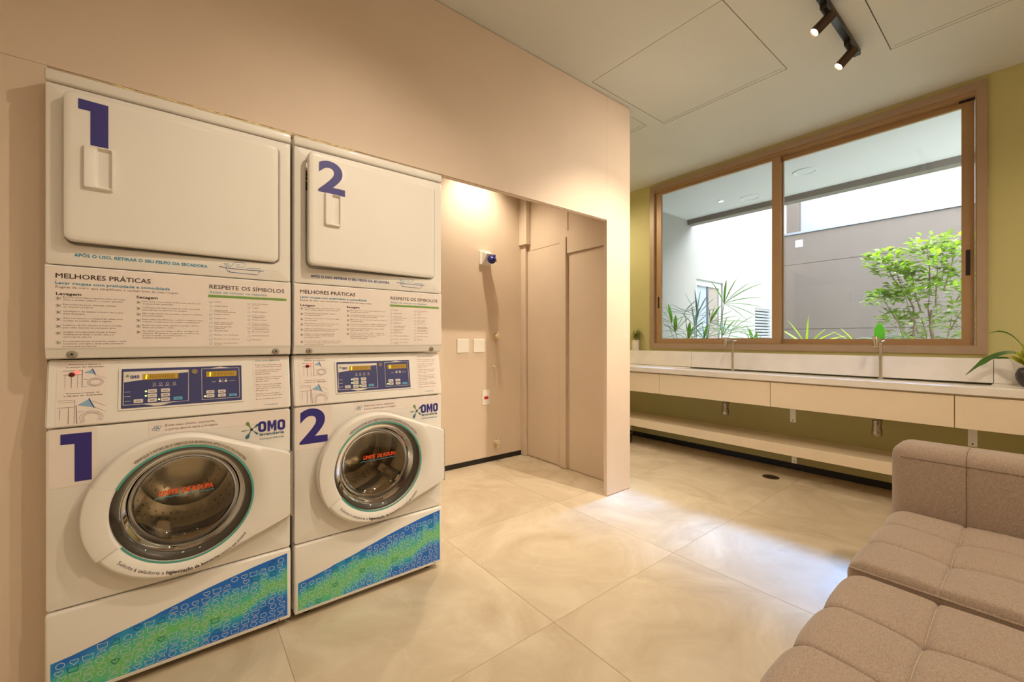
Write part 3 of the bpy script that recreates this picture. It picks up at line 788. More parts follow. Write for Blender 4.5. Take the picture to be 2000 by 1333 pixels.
    bz = plate('bezel', .167, .525, .928, 1.0695, .003, M['enamel'], .005)
    bp = plate('control_panel', .174, .514, .934, 1.0655, .0040, M['panel_blue'], .002, t, .002)
    f = Flat(); lw = .0018
    f.line([(.179, .945), (.218, .945), (.232, .9445)], lw); f.line([(.290, .9445), (.352, .9455), (.352, 1.0555), (.179, 1.0555), (.179, .945)], lw)
    f.poly([(.179, 1.0555), (.352, 1.0555), (.352, 1.0475), (.307, 1.0435), (.265, 1.034), (.227, 1.0270), (.198, 1.023), (.179, 1.0205)])
    f.poly([(.225, .9455), (.318, .9465), (.276, .936), (.258, .936)])
    f.line([(.391, .945), (.507, .945), (.506, 1.057), (.3905, 1.057)], lw, True); f.poly([(.412, 1.057), (.447, 1.0635), (.482, 1.057)])
    for zz in (.988, .973, .957): f.line([(.182, zz), (.197, zz)], .0012)
    for ix in (.258, .275, .293, .312): f.ring(ix, 1.011, .0035, .0010, n=8); f.line([(ix - .006, 1.004), (ix + .006, 1.004)], .0014)
    f.line([(.420, 1.008), (.433, 1.008)], .0012); f.line([(.474, 1.009), (.493, 1.009)], .0012); f.line([(.4545, 1.003), (.4545, 1.018)], .0012)
    for ix in (.446, .464): f.rect(ix - .004, ix + .004, 1.006, 1.013); f.rect(ix - .002, ix + .002, 1.016, 1.018)
    f.build('panel_graphics', M['panel_white'], bp, sl(.0046))
    f = Flat()
    for k_, xx in enumerate((.196, .2035, .2118)): block_letter(f, 'OMO'[k_], xx, 1.0325, .0066, .0105)
    f.build('panel_logo_lettering', M['navy'], bp, sl(.0051))
    f = Flat()
    for a in (40, 120, 190, 250, 310): f.line([(.189, 1.042), (.189 + .006 * math.cos(math.radians(a)), 1.042 + .006 * math.sin(math.radians(a)))], .0022)
    f.build('panel_splash', M['green_logo'], bp, sl(.0051))
    f = Flat(); f.rect(.227, .323, 1.0265, 1.046); f.build('display', M['display'], bp, sl(.0051)); f = Flat(); f.rect(.404, .498, 1.0265, 1.0465); f.build('display', M['display'], bp, sl(.0051))
    f = Flat(); f.poly([(.2345, 1.029), (.2375, 1.029), (.2392, 1.0435), (.2362, 1.0435)]); f.build('lit_digit', M['digit'], bp, sl(.0056)); f = Flat(); f.poly([(.4135, 1.029), (.4165, 1.029), (.4182, 1.0435), (.4152, 1.0435)]); f.build('lit_digit', M['digit'], bp, sl(.0056))
    for xa, dx_ in ((.247, .0115), (.426, .0112)):
        f = Flat()
        for q in range(6):
            xx = xa + q * dx_
            f.line([(xx, 1.030), (xx + .006, 1.030), (xx + .007, 1.043), (xx + .001, 1.043)], .0012, True); f.line([(xx + .0005, 1.0365), (xx + .0065, 1.0365)], .0012)
        f.build('unlit_digits', M['unlit'], bp, sl(.0056))['kind'] = 'stuff'
    def button(x, z, m, w_=.024, h_=.0125):
        b_ = plate('button', x - w_ / 2, x + w_ / 2, z - h_ / 2, z + h_ / 2, .0056, m, .002, bp, .0025)
        f_.line([(x - w_ * .28, z), (x + w_ * .28, z)], .0022)
    f_ = Flat()
    for x, z in ((.253, .987), (.288, .987), (.253, .9715), (.288, .9715), (.217, .956), (.253, .956), (.288, .956)): button(x, z, M['btn'])
    for x, z in ((.416, .9715), (.451, .9715), (.416, .957), (.451, .957)): button(x, z, M['btn'], .024, .0115)
    button(.3225, .9565, M['btn_cyan'], .025, .011); button(.4855, .9555, M['btn_cyan'], .025, .009)
    f_.build('button_lettering', M['line_ink'], bp, sl(.0060))['kind'] = 'stuff'
    for x, z in ((.236, .987), (.236, .972), (.271, .957), (.4, .957)):
        f = Flat(); f.ell(x, z, .0026, n=12); f.build('green_led', M['led_green'], bp, sl(.0056))
    bm = bmesh.new(); lathe(bm, [(.0098, .004), (.0098, -.004), (.008, -.006), (.005, -.006), (.0045, -.003), (.0001, -.003)], 24, 'Y', (.370, sl(.002)(0, 1.048), 1.048)); obj('key_lock', bm, M['chrome'], cs, smooth=40)
    # stickers
    f = Flat(); f.rect(.024, .138, .895, 1.093, .002); s1 = f.build('instruction_sticker', M['vinyl'], t, sl(.0006))
    f = Flat()
    f.text('Posicione o sensor e', .050, 1.0825, .073, .0042); f.text('a tampa do dispenser', .044, 1.0745, .087, .0048)
    f.build('sticker_lettering', M['brown_ink'], s1, sl(.0011)); f = Flat()
    f.text('Posicione o sensor do', .046, .9915, .076, .0040); f.text('a tampa do dispenser', .040, .9835, .090, .0046)
    f.build('sticker_lettering', M['brown_ink'], s1, sl(.0011))
    f = Flat(); lw = .0007
    f.line([(.036, 1.065), (.080, 1.065)], lw * 2); f.line([(.038, 1.052), (.080, 1.052)], lw * 1.6); f.line([(.0805, 1.068), (.0805, 1.010)], lw * 2); f.line([(.042, 1.052), (.042, 1.010)], lw); f.line([(.056, 1.045), (.056, 1.010)], lw * 1.6); f.line([(.070, 1.052), (.070, 1.010)], lw)
    for r_ in (.0125, .016, .019): f.ring(.111, 1.026, r_, lw, r_ * .72, n=22)
    f.line([(.083, 1.036), (.093, 1.036)], lw); f.line([(.083, 1.0135), (.095, 1.0135)], lw); f.line([(.107, 1.05), (.135, 1.038)], lw * .8)
    f.build('machine_drawing', M['line_ink'], s1, sl(.0011)); f = Flat()
    f.line([(.028, .972), (.065, .972), (.065, .898)], lw * 1.4); f.line([(.028, .966), (.065, .966)], lw); f.line([(.027, .950), (.065, .950)], lw * 1.4); f.line([(.033, .945), (.033, .912)], lw * 1.2); f.line([(.052, .948), (.052, .898)], lw * 2); f.line([(.0685, .955), (.071, .898)], lw * 2.6)
    for r_ in (.018, .022, .027): f.ring(.104, .914, r_, lw * 1.2, r_ * .75, n=24, a0=-40, a1=220)
    f.line([(.073, .934), (.086, .936)], lw); f.line([(.072, .899), (.088, .900)], lw); f.line([(.105, .966), (.136, .948)], lw); f.line([(.110, .946), (.136, .930)], lw)
    f.build('machine_drawing', M['line_ink'], s1, sl(.0011))
    f = Flat(); f.poly([(.084, 1.058), (.103, 1.068), (.108, 1.053)]); f.build('spray_cone', M['cone_ink'], s1, sl(.0012)); f = Flat(); f.poly([(.071, .955), (.098, .973), (.107, .946)]); f.build('spray_cone', M['cone_ink'], s1, sl(.0012))
    f = Flat(); f.line([(.103, 1.070), (.111, 1.050)], .0026); f.build('cone_edge', M['blue_ink'], s1, sl(.0014)); f = Flat(); f.line([(.097, .975), (.110, .944)], .0028); f.build('cone_edge', M['blue_ink'], s1, sl(.0014))
    bm = bmesh.new(); lathe(bm, [(.0072, .001), (.0072, -.002), (.005, -.004), (.0001, -.0045)], 20, 'Y', (.057, sl(.001)(0, 1.053), 1.053)); obj('sensor_window', bm, M['sensor'], cs, smooth=50)
    f = Flat(); f.ell(.068, 1.0595, .0065, .0065); f.build('red_led', M['led_red'], cs, sl(.0016))
    f = Flat(); f.poly([(.551, 1.093), (.661, 1.093), (.666, .897), (.555, .895)]); s2 = f.build('notice_sticker', M['vinyl'], t, sl(.0006))
    f = Flat(); f.text('Dicas como diferenciar', .560, 1.079, .088, .0062, shear=.2); f.build('notice_heading', M['teal_ink'], s2, sl(.0011)); f = Flat(); f.text('Lavanderia', .590, .906, .046, .005); f.build('notice_heading', M['teal_ink'], s2, sl(.0011))
    f = Flat(); z = 1.067
    for ln in ('Prefira ciclos curtos para o dia', 'a dia e economize água e energia', '', 'Use a dosagem de sabão indicada', 'na tampa do produto em cada', 'lavagem da semana', '', 'Verifique sempre os bolsos antes', 'de iniciar o ciclo de lavagem', 'das suas roupas', '', 'Retire a roupa assim que acabar', 'o ciclo, outras pessoas podem', 'estar esperando a máquina ficar', 'livre para usar', '', 'Mantenha a lavanderia limpa e', 'avise a zeladoria se algo faltar', '', 'Em caso de dúvida fale conosco'):
        if ln: f.text(ln, .561, z - .004, .0031 * len(ln) * .93, .0040, res=1)
        z -= .0077 if ln else .0052
    f.build('notice_lettering', M['body_ink'], s2, sl(.0011))['kind'] = 'stuff'
    return t

def dryer(no, x0, label, ajar):
    B = 1.102
    t = thing('tumble_dryer', label, 'tumble dryer', (x0, 1.90, B))
    rt = bpy.data.objects.new('shift', None)
    def O(o):
        o.location.z -= B; return o
    machine_side(t, 1.104, 1.99); O(t.children[-1])
    # lower info panel with a chamfered lip
    bm = bmesh.new()
    prof = [(.06, 1.1055), (.020, 1.1055), (.010, 1.108), (.0025, 1.134), (.0, 1.139), (.0, 1.395), (.003, 1.3985), (.06, 1.3985)]
    La = [[Vector((x, y, z)) for y, z in prof] for x in (.002, Wd - .002)]
    loft(bm, La, close=True, cap0=True, cap1=True)
    lp = O(obj('info_panel', bm, M['enamel'], t))
    for sx_ in (.060, .629):
        bm = bmesh.new(); lathe(bm, [(.013, .0055), (.009, .0015), (.004, .0015), (.0035, -.001), (.0001, -.001)], 20, 'Y', (sx_, 0, 1.119)); obj('screw', bm, M['grey_pl'], lp, smooth=40)
        bm = bmesh.new(); lathe(bm, [(.0032, -.0012), (.0001, -.0014)], 12, 'Y', (sx_, 0, 1.119)); obj('screw_slot', bm, M['dark_pl'], lp)
    d0 = lambda x, z: -.0006
    d1_ = lambda x, z: -.0011
    f = Flat(); f.rect(.004, Wd - .004, 1.1415, 1.3945); stk = O(f.build('guide_sticker', M['vinyl'], t, d0))
    f = Flat(); 
    for fa_, a_ in zip((.00025, .0001, .0003, .0003), (('MELHORES PRÁTICAS', .025, 1.359, .224, .0145), ('RESPEITE OS SÍMBOLOS', .413, 1.3545, .246, .0145), ('Lavagem', .026, 1.3055, .055, .0085), ('Secagem', .2125, 1.306, .055, .0085))):
        f = Flat(); f.text(*a_, fat=fa_); f.build('heading_lettering', M['brown_ink'], stk, d1_)
    f = Flat(); f.text('Lavar roupas com praticidade e comodidade', .0245, 1.3395, .275, .0085, fat=.0003); f.text('Antes de colocar na máquina', .4125, 1.338, .185, .0085); f.build('subheading_lettering', M['teal_ink'], stk, d1_)
    f = Flat(); f.rect(.409, .667, 1.3225, 1.332); gb_ = f.build('green_bar', M['green_ink'], stk, d1_)
    f = Flat()
    f.text('Regras de ouro que simplificam e cuidam bem de suas roupas', .0247, 1.3275, .2975, .0068, res=1)
    def para(x, z, lines, k=.00300, dz=.0078):
        for i, ln in enumerate(lines): f.text(ln, x, z - i * dz - .0045, min(len(ln) * k, .165), .0043, res=1)
    zs = [1.2995, 1.277, 1.255, 1.233, 1.211, 1.189, 1.157]
    bl = Flat()
    def splat(x, z):
        for a in (35, 110, 150, 215, 250, 320): bl.line([(x, z), (x + .0068 * math.cos(math.radians(a)), z + .0060 * math.sin(math.radians(a)))], .0011)
    for z, p in zip([1.3015, 1.279, 1.2575, 1.2355, 1.2135, 1.192, 1.1625], LAV): para(.041, z, p); splat(.031, z - .0065)
    for z, p in zip([1.299, 1.278, 1.258, 1.2375, 1.2175, 1.1975], SEC): para(.228, z, p, .0034); splat(.218, z - .0065)
    ic = Flat()
    for lst, x, z, dz in ((SY1, .428, 1.3085, .0154), (SY2, .548, 1.3075, .0156)):
        for i, s_ in enumerate(lst):
            zz = z - i * dz
            for j, ln in enumerate(s_.split('|')): f.text(ln, x, zz - .0040 - j * .006, len(ln) * .0029, .0040, res=1)
            if i % 3 == 0: ic.line([(x - .016, zz), (x - .0145, zz - .007), (x - .0075, zz - .007), (x - .006, zz)], .0012); ic.line([(x - .0135, zz - .003), (x - .0085, zz - .003)], .0012)
            elif i % 3 == 1: ic.ring(x - .011, zz - .0035, .0038, .0012, n=10)
            else: ic.line([(x - .0155, zz - .007), (x - .011, zz + .001), (x - .0065, zz - .007)], .0013, True)
    f.build('body_lettering', M['body_ink'], stk, d1_)['kind'] = 'stuff'; bl.build('bullet_splashes', M['line_ink2'], stk, d1_)['kind'] = 'stuff'; ic.build('care_symbols', M['pale_ink'], stk, d1_)['kind'] = 'stuff'
    f = Flat(); f.text('Não utilize alvejante à base de cloro sobre estas peças coloridas', .416, 1.3250, .24, .0042, res=1); f.build('green_bar_lettering', M['green_dark'], stk, lambda x, z: -.0015)
    # front panel with the door recess
    bm = bmesh.new(); cx, cz = .341, 1.705
    R = rrect(.002, Wd - .002, 1.4015, 1.9665, .008); H_ = rrect(.046, .642, 1.468, 1.940, .025)
    A = angles_for(cx, cz, [R, H_], 48)
    loft(bm, [polyloop(cx, cz, H_, A, .035, .040), polyloop(cx, cz, H_, A, .030, .034), polyloop(cx, cz, H_, A, .006, .030), polyloop(cx, cz, H_, A, .001, .004), polyloop(cx, cz, H_, A, -.003, .0), polyloop(cx, cz, R, A, .006, 0), polyloop(cx, cz, R, A, .0015, .0015), polyloop(cx, cz, R, A, 0, .006), polyloop(cx, cz, R, A, 0, .03)])
    fp = O(obj('front_panel', bm, M['enamel'], t, smooth=40))
    bm = bmesh.new(); R2 = rrect(.085, .60, 1.50, 1.905, .06); A2 = angles_for(cx, cz, [R2, H_], 48)
    loft(bm, [polyloop(cx, cz, H_, A2, .032, .036), polyloop(cx, cz, R2, A2, 0, .036), polyloop(cx, cz, R2, A2, .005, .10), polyloop(cx, cz, R2, A2, .02, .45)], cap1=True); obj('drum_throat', bm, M['grey_pl'], fp, smooth=40)
    f = Flat(); f.text('APÓS O USO, RETIRAR O SEU FELPO DA SECADORA', .065, 1.4305 if no == 1 else 1.429, .342, .0095, fat=.0005); f.build('lint_lettering', M['teal_ink'] if no == 1 else M['blue_ink'], fp, d0)
    f = Flat(); f.line([(.442, 1.4395), (.475, 1.4355), (.550, 1.4352), (.587, 1.4365)], .0022); f.line([(.462, 1.436), (.472, 1.4215), (.565, 1.4195), (.574, 1.435)], .0018); f.line([(.476, 1.4215), (.474, 1.427)], .0018); f.build('lint_tray_icon', M['blue_ink'], fp, d0)
    f = Flat()
    for k in range(3): f.line([(.456 + .002 * k, 1.4535 - .005 * k), (.466 + .002 * k, 1.4515 - .005 * k), (.472 + .002 * k, 1.4545 - .005 * k)], .0014)
    f.line([(.476, 1.440), (.490, 1.459), (.512, 1.462), (.528, 1.455), (.518, 1.444), (.500, 1.4435), (.496, 1.451), (.508, 1.4525)], .0014); f.line([(.530, 1.4415), (.575, 1.4445)], .0014)
    f.build('lint_drawing', M['teal_ink'], fp, d0)
    # top cap
    O(obj('top_cap', bx(.0, Wd, -.004, .68, 1.970, 2.0075, r=.007, seg=3), M['enamel'], t, smooth=50))
    # door, hinged at its right edge and standing a little ajar
    dt = bmesh.new(); x0_, x1_, z0_, z1_ = .045, .6365, 1.4745, 1.9425
    R = rrect(x0_, x1_, z0_, z1_, .022, 6); c2x, c2z = (x0_ + x1_) / 2, (z0_ + z1_) / 2; A = angles_for(c2x, c2z, [R], 40)
    loft(dt, [polyloop(c2x, c2z, R, A, .004, .0), polyloop(c2x, c2z, R, A, .0, -.003), polyloop(c2x, c2z, R, A, 0, -.019), polyloop(c2x, c2z, R, A, .0015, -.023), polyloop(c2x, c2z, R, A, .006, -.0255), polyloop(c2x, c2z, R, A, .02, -.026)], cap0=True, cap1=True)
    yf = -.0268
    dparts = []
    dd = O(obj('door', dt, M['enamel'], t, smooth=40))
    f = Flat()
    if no == 1: f.poly([(.078, 1.923), (.146, 1.922), (.146, 1.784), (.105, 1.784), (.105, 1.891), (.078, 1.891)])
    else: f.text('2', .080, 1.781, .110, .136, bold=.03, res=10, fit=True)
    dparts.append(f.build('numeral', M['navy'], dd, lambda x, z: yf))
    hx = .087 if no == 1 else .103; hw = .073 if no == 1 else .068; hz0, hz1 = 1.643, 1.781
    HO = rrect(hx, hx + hw, hz0, hz1, .008, 4); HI = rrect(hx + hw * .42, hx + hw - .003, hz0 + .008, hz1 - .006, .007, 4)
    hcx, hcz = hx + hw * .68, (hz0 + hz1) / 2; A = angles_for(hcx, hcz, [HO, HI], 72)
    bm = bmesh.new(); loft(bm, [polyloop(hcx, hcz, HO, A, 0, -.0258), polyloop(hcx, hcz, HO, A, .002, -.034), polyloop(hcx, hcz, HO, A, .005, -.0375), polyloop(hcx, hcz, HI, A, -.002, -.0375), polyloop(hcx, hcz, HI, A, .001, -.035), polyloop(hcx, hcz, HI, A, .005, -.0275)], cap1=True)
    dparts.append(obj('door_handle', bm, M['enamel'], dd, smooth=40))
    Rm = Matrix.Translation((x1_, 0, 0)) @ Matrix.Rotation(ajar, 4, 'Z') @ Matrix.Translation((-x1_, .014, 0))
    for o in [dd] + dparts: o.data.transform(Rm)
    if no == 2:
        f = Flat(); f.rect(.0515, .066, 1.80, 1.885, .002); wl_ = O(f.build('warning_label', M['dark_pl'], t, lambda x, z: .0285))
        f = Flat(); f.rect(.0525, .065, 1.838, 1.843); f.rect(.0525, .058, 1.858, 1.861); f.build('label_yellow', mat('label_yellow', (226, 206, 40), .4), wl_, lambda x, z: .0279)
        f = Flat(); f.rect(.0525, .065, 1.874, 1.883); f.build('label_red', M['red_pl'], wl_, lambda x, z: .0279)
        bm = bx(Wd + .001, Wd + .008, .10, .125, 1.115, 1.155, r=.001); O(obj('side_clip', bm, M['black'], t))
    bpy.data.objects.remove(rt)
    return t
M['line_ink2'] = mat('splash_bullet_ink', (120, 122, 104), .5)
M['green_dark'] = mat('green_bar_ink', (96, 134, 62), .5)

washer(1, -.341, 'white front-loading washing machine numbered 1, left of the pair')
washer(2, .352, 'white front-loading washing machine numbered 2, right of the pair')
dryer(1, -.341, 'white tumble dryer with big blue 1 stacked on the left washer', math.radians(2.3))
dryer(2, .352, 'white tumble dryer with big blue 2 stacked on the right washer', math.radians(4.0))

# ================================================================== SINK COUNTER
CX = 3.79                      # front of the counter
ct = thing('sink_counter', 'long white stone trough sink counter under the window', 'counter', (4.05, 1.2, .60))
def at(o, t):
    o.location = Vector(o.location) - Vector(t.location); return o
bm = bmesh.new(); yA, yB = -.9, 3.72; b0, b1 = .195, 2.30
box(bm, CX, CX + .03, yA, yB, .825, .874, r=.003)                       # front lip
box(bm, CX + .028, WX - .001, yA, b0, .835, .876, r=.002)               # right deck
box(bm, CX + .028, WX - .001, b1, yB, .835, .874, r=.002)               # left deck
box(bm, CX + .028, WX - .001, b0 - .001, b1 + .001, .820, .846)         # trough floor
box(bm, 4.10, WX - .001, b0 - .001, b1 + .001, .840, .862, r=.002)      # tap ledge
at(obj('countertop', bm, M['stone'], ct), ct)
for a, b in ((yA, .192), (.1935, 2.282), (2.2835, yB)):
    at(obj('backsplash_panel', bx(WX - .09, WX - .0005, a + .0005, b - .0005, .8765, 1.0385, r=.002), M['stone'], ct), ct)
for a, b in ((-.9, .335), (.335, 1.382), (1.382, 2.406), (2.406, 3.72)):
    at(obj('apron_panel', bx(CX + .012, CX + .030, a + .0022, b - .0022, .612, .812, r=.0015), M['laminate'], ct), ct)
at(obj('apron_rail', bx(CX + .034, CX + .05, yA, yB, .62, .823), M['laminate'], ct), ct)
def bottle_trap(y):
    bm = bmesh.new(); x = 4.05
    lathe(bm, [(.0001, .448), (.026, .448), (.031, .455), (.031, .50), (.027, .508), (.027, .545), (.030, .548), (.030, .562), (.014, .572), (.014, .83)], 24, 'Z', (x, y, 0))
    o = at(obj('bottle_trap', bm, M['steel'], ct, smooth=40), ct)
    bm = bmesh.new(); tube(bm, [(x, y, .555), (x + .05, y - .03, .585), (x + .10, y - .05, .59), (WX, y - .055, .59)], .013, 12); obj('waste_pipe', bm, M['grey_pl'], o, smooth=40)
bottle_trap(1.857); bottle_trap(.753)
for y in (1.265, .268):
    bm = bmesh.new(); box(bm, 3.945, 3.955, y - .02, y + .02, .484, .83); box(bm, 3.95, WX - .001, y - .02, y + .02, .800, .812)
    o = at(obj('bracket', bm, M['white_pl'], ct), ct)
    bm = bmesh.new(); lathe(bm, [(.005, -.001), (.0001, -.0012)], 10, 'X', (3.945, y, .50)); obj('bolt_hole', bm, M['dark_pl'], o)

def tap(y, label):
    t = thing('tap', label, 'tap', (4.155, y, .8625))
    bm = bmesh.new(); lathe(bm, [(.0001, 0), (.021, 0), (.021, .004), (.0125, .009), (.0105, .014), (.0105, .275), (.009, .280), (.0001, .280)], 24, 'Z'); obj('riser', bm, M['chrome'], t, smooth=40)
    bm = bmesh.new(); tube(bm, [(0, 0, .285), (-.06, 0, .292), (-.14, 0, .296)], .0085, 12); sp = obj('spout', bm, M['chrome'], t, smooth=40)
    bm = bmesh.new(); lathe(bm, [(.0001, .325), (.0165, .325), (.018, .322), (.018, .254), (.015, .252), (.0115, .250), (.0115, .236), (.0001, .236)], 24, 'Z', (-.150, 0, 0)); obj('tap_head', bm, M['chrome'], t, smooth=40)
    bm = bmesh.new(); tube(bm, [(0, 0, .285), (.045, -.012, .292)], .006, 10); obj('lever', bm, M['chrome'], t, smooth=40)
tap(1.837, 'slim chrome tap on the sink counter in front of the left window pane')
tap(.752, 'slim chrome tap on the sink counter in front of the right window pane')

sh = thing('wall_shelf', 'long cream shelf board low on the green wall beneath the sink counter', 'shelf', (4.09, 1.2, .215))
at(obj('board', bx(3.885, WX - .001, -.9, 3.72, .215, .300, r=.003), M['laminate'], sh), sh)
for y in (1.27, 2.9, -.3):
    bm = bmesh.new(); box(bm, 3.99, 4.0, y - .018, y + .018, .135, .2155); box(bm, 3.995, WX - .001, y - .018, y + .018, .205, .2155)
    o = at(obj('bracket', bm, M['white_pl'], sh), sh)
    bm = bmesh.new(); lathe(bm, [(.004, -.001), (.0001, -.0012)], 10, 'X', (3.99, y, .150)); obj('bolt_hole', bm, M['dark_pl'], o)

# floor drain and a bin half hidden behind the partition
dn = thing('floor_drain', 'round dark drain cover in the floor before the sink counter', 'drain', (3.905, 1.415, 0))
bm = bmesh.new(); lathe(bm, [(.0001, .001), (.05, .001), (.052, .0025), (.062, .0025), (.064, 0)], 32); obj('rim', bm, mat('drain_bronze', (88, 70, 48), .45, .6), dn, smooth=40)
bm = bmesh.new()
for k in range(5): box(bm, -.04 + abs(k - 2) * .006, .04 - abs(k - 2) * .006, -.030 + k * .015 - .003, -.030 + k * .015 + .003, .0008, .0016)
obj('slots', bm, M['black'], dn)
bn = thing('waste_bin', 'small dark bin on the floor half hidden behind the partition end', 'bin', (3.93, 2.93, 0))
bm = bmesh.new(); lathe(bm, [(.0001, .002), (.075, .002), (.082, .010), (.095, .12), (.095, .125), (.090, .125), (.078, .012), (.0001, .012)], 32); obj('bin_body', bm, M['dark_pl'], bn, smooth=40)
bm = bmesh.new(); lathe(bm, [(.096, .118), (.0985, .122), (.0985, .130), (.094, .131), (.090, .127)], 32); obj('bin_rim', bm, M['steel'], bn, smooth=40)

# ================================================================== ALCOVE FITTINGS
sk = thing('power_socket', 'white angled industrial socket with blue cap on the alcove wall', 'socket', (2.24, AY, 1.935))
obj('back_plate', bx(-.072, .058, -.018, 0, -.066, .068, r=.006), M['white_pl'], sk)
bm = bmesh.new()
vs = [bm.verts.new(p) for p in ((-.045, -.018, -.055), (.045, -.018, -.055), (.045, -.018, .058), (-.045, -.018, .058), (-.04, -.055, -.030), (.04, -.055, -.030), (.04, -.10, .030), (-.04, -.10, .030))]
for q in ((0, 1, 2, 3), (4, 5, 6, 7), (0, 1, 5, 4), (1, 2, 6, 5), (2, 3, 7, 6), (3, 0, 4, 7)): bm.faces.new([vs[i] for i in q])
bmesh.ops.bevel(bm, geom=bm.edges[:], offset=.006, segments=2, affect='EDGES')
hs = obj('housing', bm, M['white_pl'], sk, smooth=50)
bm = bmesh.new(); lathe(bm, [(.0001, 0), (.004, -.002), (.004, .001)], 12, 'Y', (-.018, -.019, .061)); obj('screw', bm, M['grey_pl'], hs)
bm = bmesh.new(); lathe(bm, [(.0001, .058), (.030, .058), (.033, .054), (.033, .036), (.037, .034), (.037, .024), (.028, .02), (.028, -.01)], 28, 'Z')
bmesh.ops.rotate(bm, verts=bm.verts[:], cent=(0, 0, 0), matrix=Matrix.Rotation(math.radians(127), 3, 'X')); bmesh.ops.translate(bm, verts=bm.verts[:], vec=(.008, -.072, -.004))
cp = obj('blue_cap', bm, M['blue_pl'], sk, smooth=40); cp['label'] = 'round blue plug cap'
obj('cap_latch', bx(.036, .052, -.102, -.088, -.012, .026, r=.004), M['blue_pl'], cp)
bm = bmesh.new(); tube(bm, [(.05, -.05, .012), (.062, -.085, -.002), (.064, -.095, -.02), (.064, -.095, -.04)], .005, 8); obj('tether', bm, M['grey_pl'], sk, smooth=40)
for i, (x, lab) in enumerate(((1.993, 'left one of two blank white square wall plates in the alcove'), (2.169, 'right one of two blank white square wall plates in the alcove'))):
    p = thing('blank_plate', lab, 'wall plate', (x, AY, 1.108), group='blank wall plates')
    obj('plate', bx(-.063, .063, -.008, 0, -.063, .063, r=.003), M['white_pl'], p)
    obj('plate_rim', bx(-.060, .060, -.0095, -.007, -.060, .060, r=.001), M['white_pl'], p)
sw = thing('wall_switch', 'white switch plate with a red rocker on the alcove wall', 'switch', (2.246, AY, .616))
obj('plate', bx(-.043, .043, -.009, 0, -.069, .069, r=.003), M['white_pl'], sw)
obj('surround', bx(-.026, .026, -.0115, -.008, -.040, .040, r=.001), M['white_pl'], sw)
r_ = obj('rocker', bx(-.023, .023, -.015, -.010, -.014, .012, r=.002), M['red_pl'], sw); r_['label'] = 'red rocker switch'
def valve(z, label):
    t = thing('pipe_stub', label, 'pipe fitting', (2.357, AY, z))
    bm = bmesh.new(); lathe(bm, [(.0001, -.006), (.028, -.006), (.030, -.003), (.030, 0)], 24, 'Y'); obj('wall_flange', bm, M['pvc'], t, smooth=40)
    bm = bmesh.new(); lathe(bm, [(.016, -.004), (.016, -.03), (.024, -.032), (.024, -.062), (.020, -.066), (.0001, -.066)], 8, 'Y'); obj('cap', bm, M['pvc'], t, smooth=20)
    bm = bmesh.new(); lathe(bm, [(.0001, .032), (.010, .032), (.010, 0)], 10, 'Z', (.0, -.047, .012)); obj('nib', bm, M['pvc'], t, smooth=40)
    bm = bmesh.new(); lathe(bm, [(.0001, -.03), (.011, -.03), (.012, -.005), (.008, 0)], 12, 'Z', (.0, -.045, -.022)); obj('outlet', bm, M['pvc'], t, smooth=40)
valve(1.197, 'cream capped pipe stub high on the alcove wall beside the white plates')
valve(.182, 'cream capped pipe stub low on the alcove wall above the baseboard')
tb = thing('small_knob', 'tiny cream knob on the alcove wall below the upper pipe stub', 'knob', (2.340, AY, .906))
bm = bmesh.new(); lathe(bm, [(.0001, -.022), (.010, -.02), (.013, -.012), (.010, -.004), (.012, 0)], 16, 'Y'); obj('knob_body', bm, M['pvc'], tb, smooth=50)

# ================================================================== TRACK LIGHT
tk = thing('track_rail', 'black ceiling track rail carrying small spotlights', 'track light', (2.2, TRY, CEIL))
obj('rail', bx(-1.9, 1.10, -.0175, .0175, -.034, 0, r=.002), M['track'], tk)
obj('rail_slot', bx(-1.9, 1.09, -.006, .006, -.0346, -.03), M['dark_pl'], tk)
obj('end_cap', bx(1.098, 1.106, -.018, .018, -.035, 0, r=.002), M['dark_pl'], tk)
def spotlight(x, label, lm, tilt=50, yaw=0):
    t = thing('track_spotlight', label, 'spotlight', (x, TRY, CEIL - .034), group='track spotlights')
    obj('adapter', bx(-.055, .055, -.016, .016, -.024, 0, r=.003), M['dark_pl'], t)
    bm = bmesh.new(); tube(bm, [(0, 0, -.022), (0, 0, -.055)], .009, 12); obj('stem', bm, M['dark_pl'], t, smooth=40)
    R_ = Matrix.Translation((0, 0, -.06)) @ Matrix.Rotation(math.radians(yaw), 4, 'Z') @ Matrix.Rotation(math.radians(tilt), 4, 'X')
    bm = bmesh.new(); lathe(bm, [(.0001, .035), (.024, .035), (.026, .033), (.026, -.082), (.0235, -.083), (.0225, -.074)], 28, 'Z'); bmesh.ops.transform(bm, matrix=R_, verts=bm.verts[:]); b_ = obj('lamp_body', bm, M['spot_body'], t, smooth=40)
    bm = bmesh.new(); lathe(bm, [(.0001, -.0745), (.0228, -.0745)], 28, 'Z'); bmesh.ops.transform(bm, matrix=R_, verts=bm.verts[:]); obj('lamp_lens', bm, lm, b_)
spotlight(2.705, 'dark bronze track spotlight nearer the camera, lens seen edge-on', M['lamp'], 45, 38)
spotlight(3.14, 'dark bronze track spotlight at the rail end, brightly glaring lens', M['lamp2'], 42, 30)

